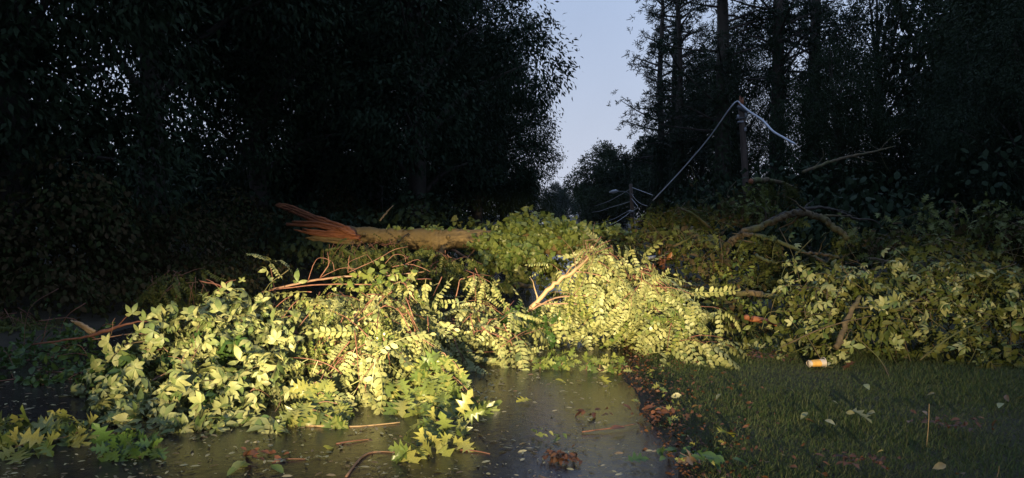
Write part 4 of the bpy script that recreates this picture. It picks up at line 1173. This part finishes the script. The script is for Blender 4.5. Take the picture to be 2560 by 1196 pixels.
stem(db, [(2005, 432, 14.6, .03), (2060, 410, 14.9, .03), (2110, 395, 15.1, .026), (2180, 380, 15.4, .02), (2240, 365, 15.7, .008)], 'limb_bark', 'branch', side_twigs=6, tlen=.7)
lo = thing('log', P(1930, 745, 10), 'short grey log showing in the gap above the right creeper heap', 'log')
stem(lo, [(1840, 735, 10.2, .035), (1890, 735, 10, .04), (1930, 745, 9.8, .04), (1975, 755, 9.6, .035)], 'limb_bark', 'log', 9)
lo = thing('log', P(1890, 800, 9), 'orange brown broken log end low in the right tangle', 'log')
stem(lo, [(1860, 795, 9.1, .035), (1900, 800, 9, .035), (1950, 812, 8.9, .03)], 'raw_wood', 'log', 9)
lo = thing('log', P(1270, 713, 13), 'pale slim log lying on the road behind the small arched sprig', 'log')
stem(lo, [(1205, 712, 13.2, .04), (1270, 713, 13.1, .042), (1335, 718, 13, .035)], 'limb_bark', 'log', 9)

# dead hanging leaf cluster, metal strip
dl = thing('dead_leaf_cluster', P(1660, 665, 11.2), 'hanging clump of dry orange brown leaves in the right tangle', 'dead leaves')
L1 = Leaves('ovate', 'orange_leaf'); leafy(L1, [E(1660, 665, 11, 14, 22, .1)], 50, .08); L1.put(dl)
stem(dl, [(1663, 630, 11.2, .006), (1661, 650, 11.1, .005), (1660, 670, 11, .003)], 'twig', 'stem')
c = P(1617, 647, 12.2)
V, T = tube(np.array([P(1592, 649, 12.2), P(1640, 643, 12.1)]), [.03, .03], 4)
solo('metal_strip', V, T, M['metal'], 'pale bluish metal strip caught in the foliage right of the leaf peak', 'metal strip')

# dark bushes and sticks on the left
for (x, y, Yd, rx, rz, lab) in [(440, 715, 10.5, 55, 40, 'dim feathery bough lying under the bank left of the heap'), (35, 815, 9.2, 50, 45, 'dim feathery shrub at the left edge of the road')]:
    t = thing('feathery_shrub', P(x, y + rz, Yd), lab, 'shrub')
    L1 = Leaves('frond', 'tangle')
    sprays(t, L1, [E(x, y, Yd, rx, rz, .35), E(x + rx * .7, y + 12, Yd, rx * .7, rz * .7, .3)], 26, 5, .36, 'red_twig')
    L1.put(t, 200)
    stem(t, [(x - rx, y + rz, Yd, .012), (x, y, Yd, .01), (x + rx, y - 10, Yd, .005)], 'twig', 'stem')
an = thing('bare_branch', P(545, 730, 8.5), 'bare forked reddish branch sticking up behind the left heap', 'dead branch')
for pts in [[(505, 770, 8.4, .012), (540, 735, 8.4, .014), (550, 715, 8.4, .013), (500, 703, 8.4, .012)], [(548, 722, 8.4, .01), (570, 705, 8.4, .008), (590, 700, 8.4, .004)], [(545, 718, 8.4, .009), (530, 705, 8.4, .008), (515, 698, 8.4, .004)], [(550, 728, 8.4, .008), (575, 735, 8.4, .006), (588, 745, 8.4, .003)]]:
    stem(an, pts, 'red_twig', 'branch')
sp = thing('broken_branch', P(215, 825, 7.2), 'snapped branch with a pale torn tip at the left of the heap', 'dead branch')
shard(sp, [(240, 838, 7.2), (215, 820, 7.2), (190, 806, 7.25), (170, 796, 7.3)], [.03, .025, .018, .006], .012, 3, mat='stem')
stem(sp, [(80, 862, 7.2, .012), (200, 845, 7.2, .018), (260, 830, 7.2, .02), (330, 808, 7.2, .015), (420, 800, 7.2, .008)], 'red_twig', 'branch', side_twigs=4)
st = thing('stick', P(965, 535, 18), 'thin pale stick leaning up behind the fallen trunk', 'stick')
stem(st, [(950, 553, 18, .02), (965, 533, 18, .022), (984, 513, 18, .012)], 'stem', 'stick')

# ------------------------------------------------------------------ litter one can tell apart
def ground_leaf(kind, mat, px, py, size, label, cat='leaf', name='fallen_leaf', z=.03, k=None):
    p = G(px, py); a = rng.uniform(0, 6.28)
    d = np.array([math.cos(a), math.sin(a), .15]); nn = np.array([rng.normal(0, .2), -.3, 1])
    Rm = frames(d[None], nn[None])[0]
    m = np.eye(4); m[:3, :3] = Rm * size; m[:3, 3] = [p[0], p[1], z]
    o = link(name, tpl_mesh(kind, rng.integers(len(TPL[kind])) if k is None else k, mat))
    o.matrix_basis = Matrix(m.tolist())
    return tag(o, label, cat)
ground_leaf('oak', 'yellow_leaf', 1330, 1008, .15, 'single yellowish oak leaf in the middle of the clear wet road')
ground_leaf('oak', 'yellow_leaf', 1495, 950, .16, 'bright yellow leaf on the road just below the leafy twigs')
ground_leaf('ovate', 'yellow_leaf', 1388, 957, .10, 'small yellow green leaf on the road left of the bright yellow leaf')
ground_leaf('ovate', 'orange_leaf', 1525, 1085, .13, 'single glowing orange leaf on the wet road', k=0)
ground_leaf('heart', 'yellow_leaf', 815, 1132, .065, 'tiny round bright yellow leaf on the dark road')
ground_leaf('oak', 'litter', 1770, 1172, .20, 'pale grey oak leaf lying on the lawn edge at the bottom', z=.06)
ground_leaf('oak', 'yellow_leaf', 1790, 1110, .17, 'pale yellow oak leaf among the brown litter by the lawn', z=.07)
ground_leaf('oak', 'green', 1560, 1165, .15, 'dark green oak leaf on the road near the bottom edge')
ground_leaf('ovate', 'vine', 1392, 893, .13, 'lone green leaf beside the left twig on the road')
ground_leaf('heart', 'vine', 1250, 1022, .085, 'small pale green leaf on the road by the oak branch')
ground_leaf('oak', 'orange_leaf', 2140, 925, .14, 'reddish dead leaf on the ground left of the crushed cup', z=.08)
ground_leaf('oak', 'litter', 2120, 1055, .16, 'pale curled leaf on the middle of the lawn', z=.09)
def clump(px, py, n, size, r, label, mat='brown_leaf', kind='ovate', z=.03, name='leaf_clump'):
    c = G(px, py)
    t = thing(name, (c[0], c[1], .01), label, 'dead leaves')
    L = Leaves(kind, mat)
    for k in range(n):
        p = c + np.array([rng.normal(0, r), rng.normal(0, r * .7), z + abs(rng.normal(0, .02))])
        L.add(p, np.array([rng.normal(), rng.normal(), rng.normal(0, .3)]), np.array([rng.normal(0, .5), -.3, 1]), size * rng.uniform(.6, 1.2))
    L.put(t)
clump(1405, 1158, 80, .045, .055, 'sodden dark brown leaf clump on the wet road at the bottom')
clump(1650, 1052, 30, .07, .06, 'bright orange brown dead leaves on the edge of the road', 'orange_leaf', 'ovate', .05)
clump(655, 1150, 14, .07, .06, 'brown dead leaves on the dark road at the lower left', 'orange_leaf')
clump(1480, 1045, 14, .06, .06, 'small brown leaf patch on the middle of the wet road')
clump(2150, 1188, 45, .05, .10, 'brown leaf patch in the grass at the bottom edge', 'brown_leaf', 'ovate', .08)
clump(2375, 1090, 45, .05, .11, 'brown leaf patch in the grass behind the tall grass stalk', 'brown_leaf', 'ovate', .08)
clump(1915, 905, 60, .05, .14, 'reddish brown leaves in front of the right creeper heap', 'brown_leaf', 'ovate', .06)
clump(1370, 1100, 16, .06, .08, 'sparse green and yellow leaf bits on the road above the sodden clump', 'vine')
clump(615, 1182, 5, .13, .05, 'few green leaves on the road at the bottom left of centre', 'vine')
clump(1720, 1165, 26, .10, .11, 'dark green leaves hanging over the road edge at the bottom', 'green', 'ovate', .07)
def road_twig(pts, r, label, mat='twig'):
    w = np.array([G(*p, .015) + [0, 0, .005 * (i % 2)] for i, p in enumerate(pts)])
    s = smooth_path(w, 5)
    solo('twig', *tube(s, np.linspace(r, r * .4, len(s)), 6, .1), M[mat], label, 'twig', None, True)
road_twig([(865, 1192), (905, 1145), (940, 1130), (990, 1133)], .008, 'curved pale twig on the dark road at the bottom')
road_twig([(580, 1045), (650, 1043), (720, 1060), (820, 1068), (900, 1066), (1000, 1058)], .011, 'long pale stick along the front foot of the left heap', 'stem')
road_twig([(680, 1155), (720, 1150), (765, 1148)], .006, 'short twig beside the brown leaves at the lower left', 'red_twig')
road_twig([(840, 1110), (880, 1105), (930, 1098)], .006, 'thin straight twig on the dark road above the curved twig', 'red_twig')
road_twig([(1455, 1080), (1530, 1072), (1590, 1060)], .005, 'thin dark twig across the wet road beside the orange leaf', 'red_twig')
road_twig([(1718, 1090), (1735, 1112)], .008, 'short pale stick in the brown litter by the lawn', 'stem')
road_twig([(1150, 1125), (1190, 1130), (1225, 1135)], .006, 'thin reddish twig right of the oak sprig on the road', 'red_twig')
road_twig([(1296, 902), (1330, 903), (1345, 908)], .014, 'stout pale stick end left of the leafy twigs on the road', 'stem')

# tall grass stalks on the lawn
for (x, y0, y1, lab) in [(2320, 1118, 1010, 'tall pale grass stalk standing on the lawn at the right'), (2495, 1196, 1165, 'short pale grass stalk at the bottom right corner')]:
    b = G(x - 4, y0); d = P(x + 3, y1, b[1])
    solo('grass_stalk', *tube(smooth_path(np.array([b, (b + d) / 2 + [.004, 0, 0], d]), 4), np.linspace(.0026, .001, 9), 5), M['stem'], lab, 'grass stalk', None, True)

# crushed paper cup
c = G(2040, 922) + np.array([0, 0, .055])
ct = thing('paper_cup', (c[0], c[1], 0.02), 'crushed white and orange paper cup lying at the edge of the lawn', 'paper cup')
ax = np.array([1, .28, .05]); ax = nrm(ax)
ln = .165
def cup_ring(t0, t1, r0, r1, k=5):
    p = np.array([c + ax * ln * (t - .5) for t in np.linspace(t0, t1, k)])
    V, T = tube(p, np.linspace(r0, r1, k), 18, .06, False)
    V[:, 2] = c[2] + (V[:, 2] - c[2]) * .74
    return V, T
part(ct, 'body', *cup_ring(0, 1, .038, .05), M['cup'], True)
part(ct, 'printed_band', *cup_ring(.14, .70, .0425, .0502), M['cup_band'], True)
V, T = tube(np.array([c - ax * ln * .5 + ax * .004, c - ax * ln * .5 + ax * .008]), [.036, .036], 18, .0)
part(ct, 'base', V, T, M['cup'])
rim = c + ax * ln * .5
V, T = tube(np.array([rim - ax * .004, rim, rim + ax * .004]), [.0505, .053, .0505], 18, .02, False)
part(ct, 'rim', V, T, M['cup'], True)

# thin evening haze between the camera and the far trees
hv = np.array([(x, y, z) for x in (-60, 60) for y in (-48, 240) for z in (-1.2, 24)], float)
hq = np.array([(0, 1, 3, 2), (4, 6, 7, 5), (0, 4, 5, 1), (2, 3, 7, 6), (0, 2, 6, 4), (1, 5, 7, 3)])
hm = bpy.data.materials.new('haze')
hm.use_nodes = True
hn = hm.node_tree.nodes
hn.remove(hn['Principled BSDF'])
vol = hn.new('ShaderNodeVolumePrincipled')
vol.inputs['Color'].default_value = (0.85, 0.9, 1.0, 1)
vol.inputs['Density'].default_value = 0.00015
hm.node_tree.links.new(vol.outputs[0], hn['Material Output'].inputs['Volume'])
tag(link('haze', mesh('haze', hv, hq, hm)), kind='stuff')
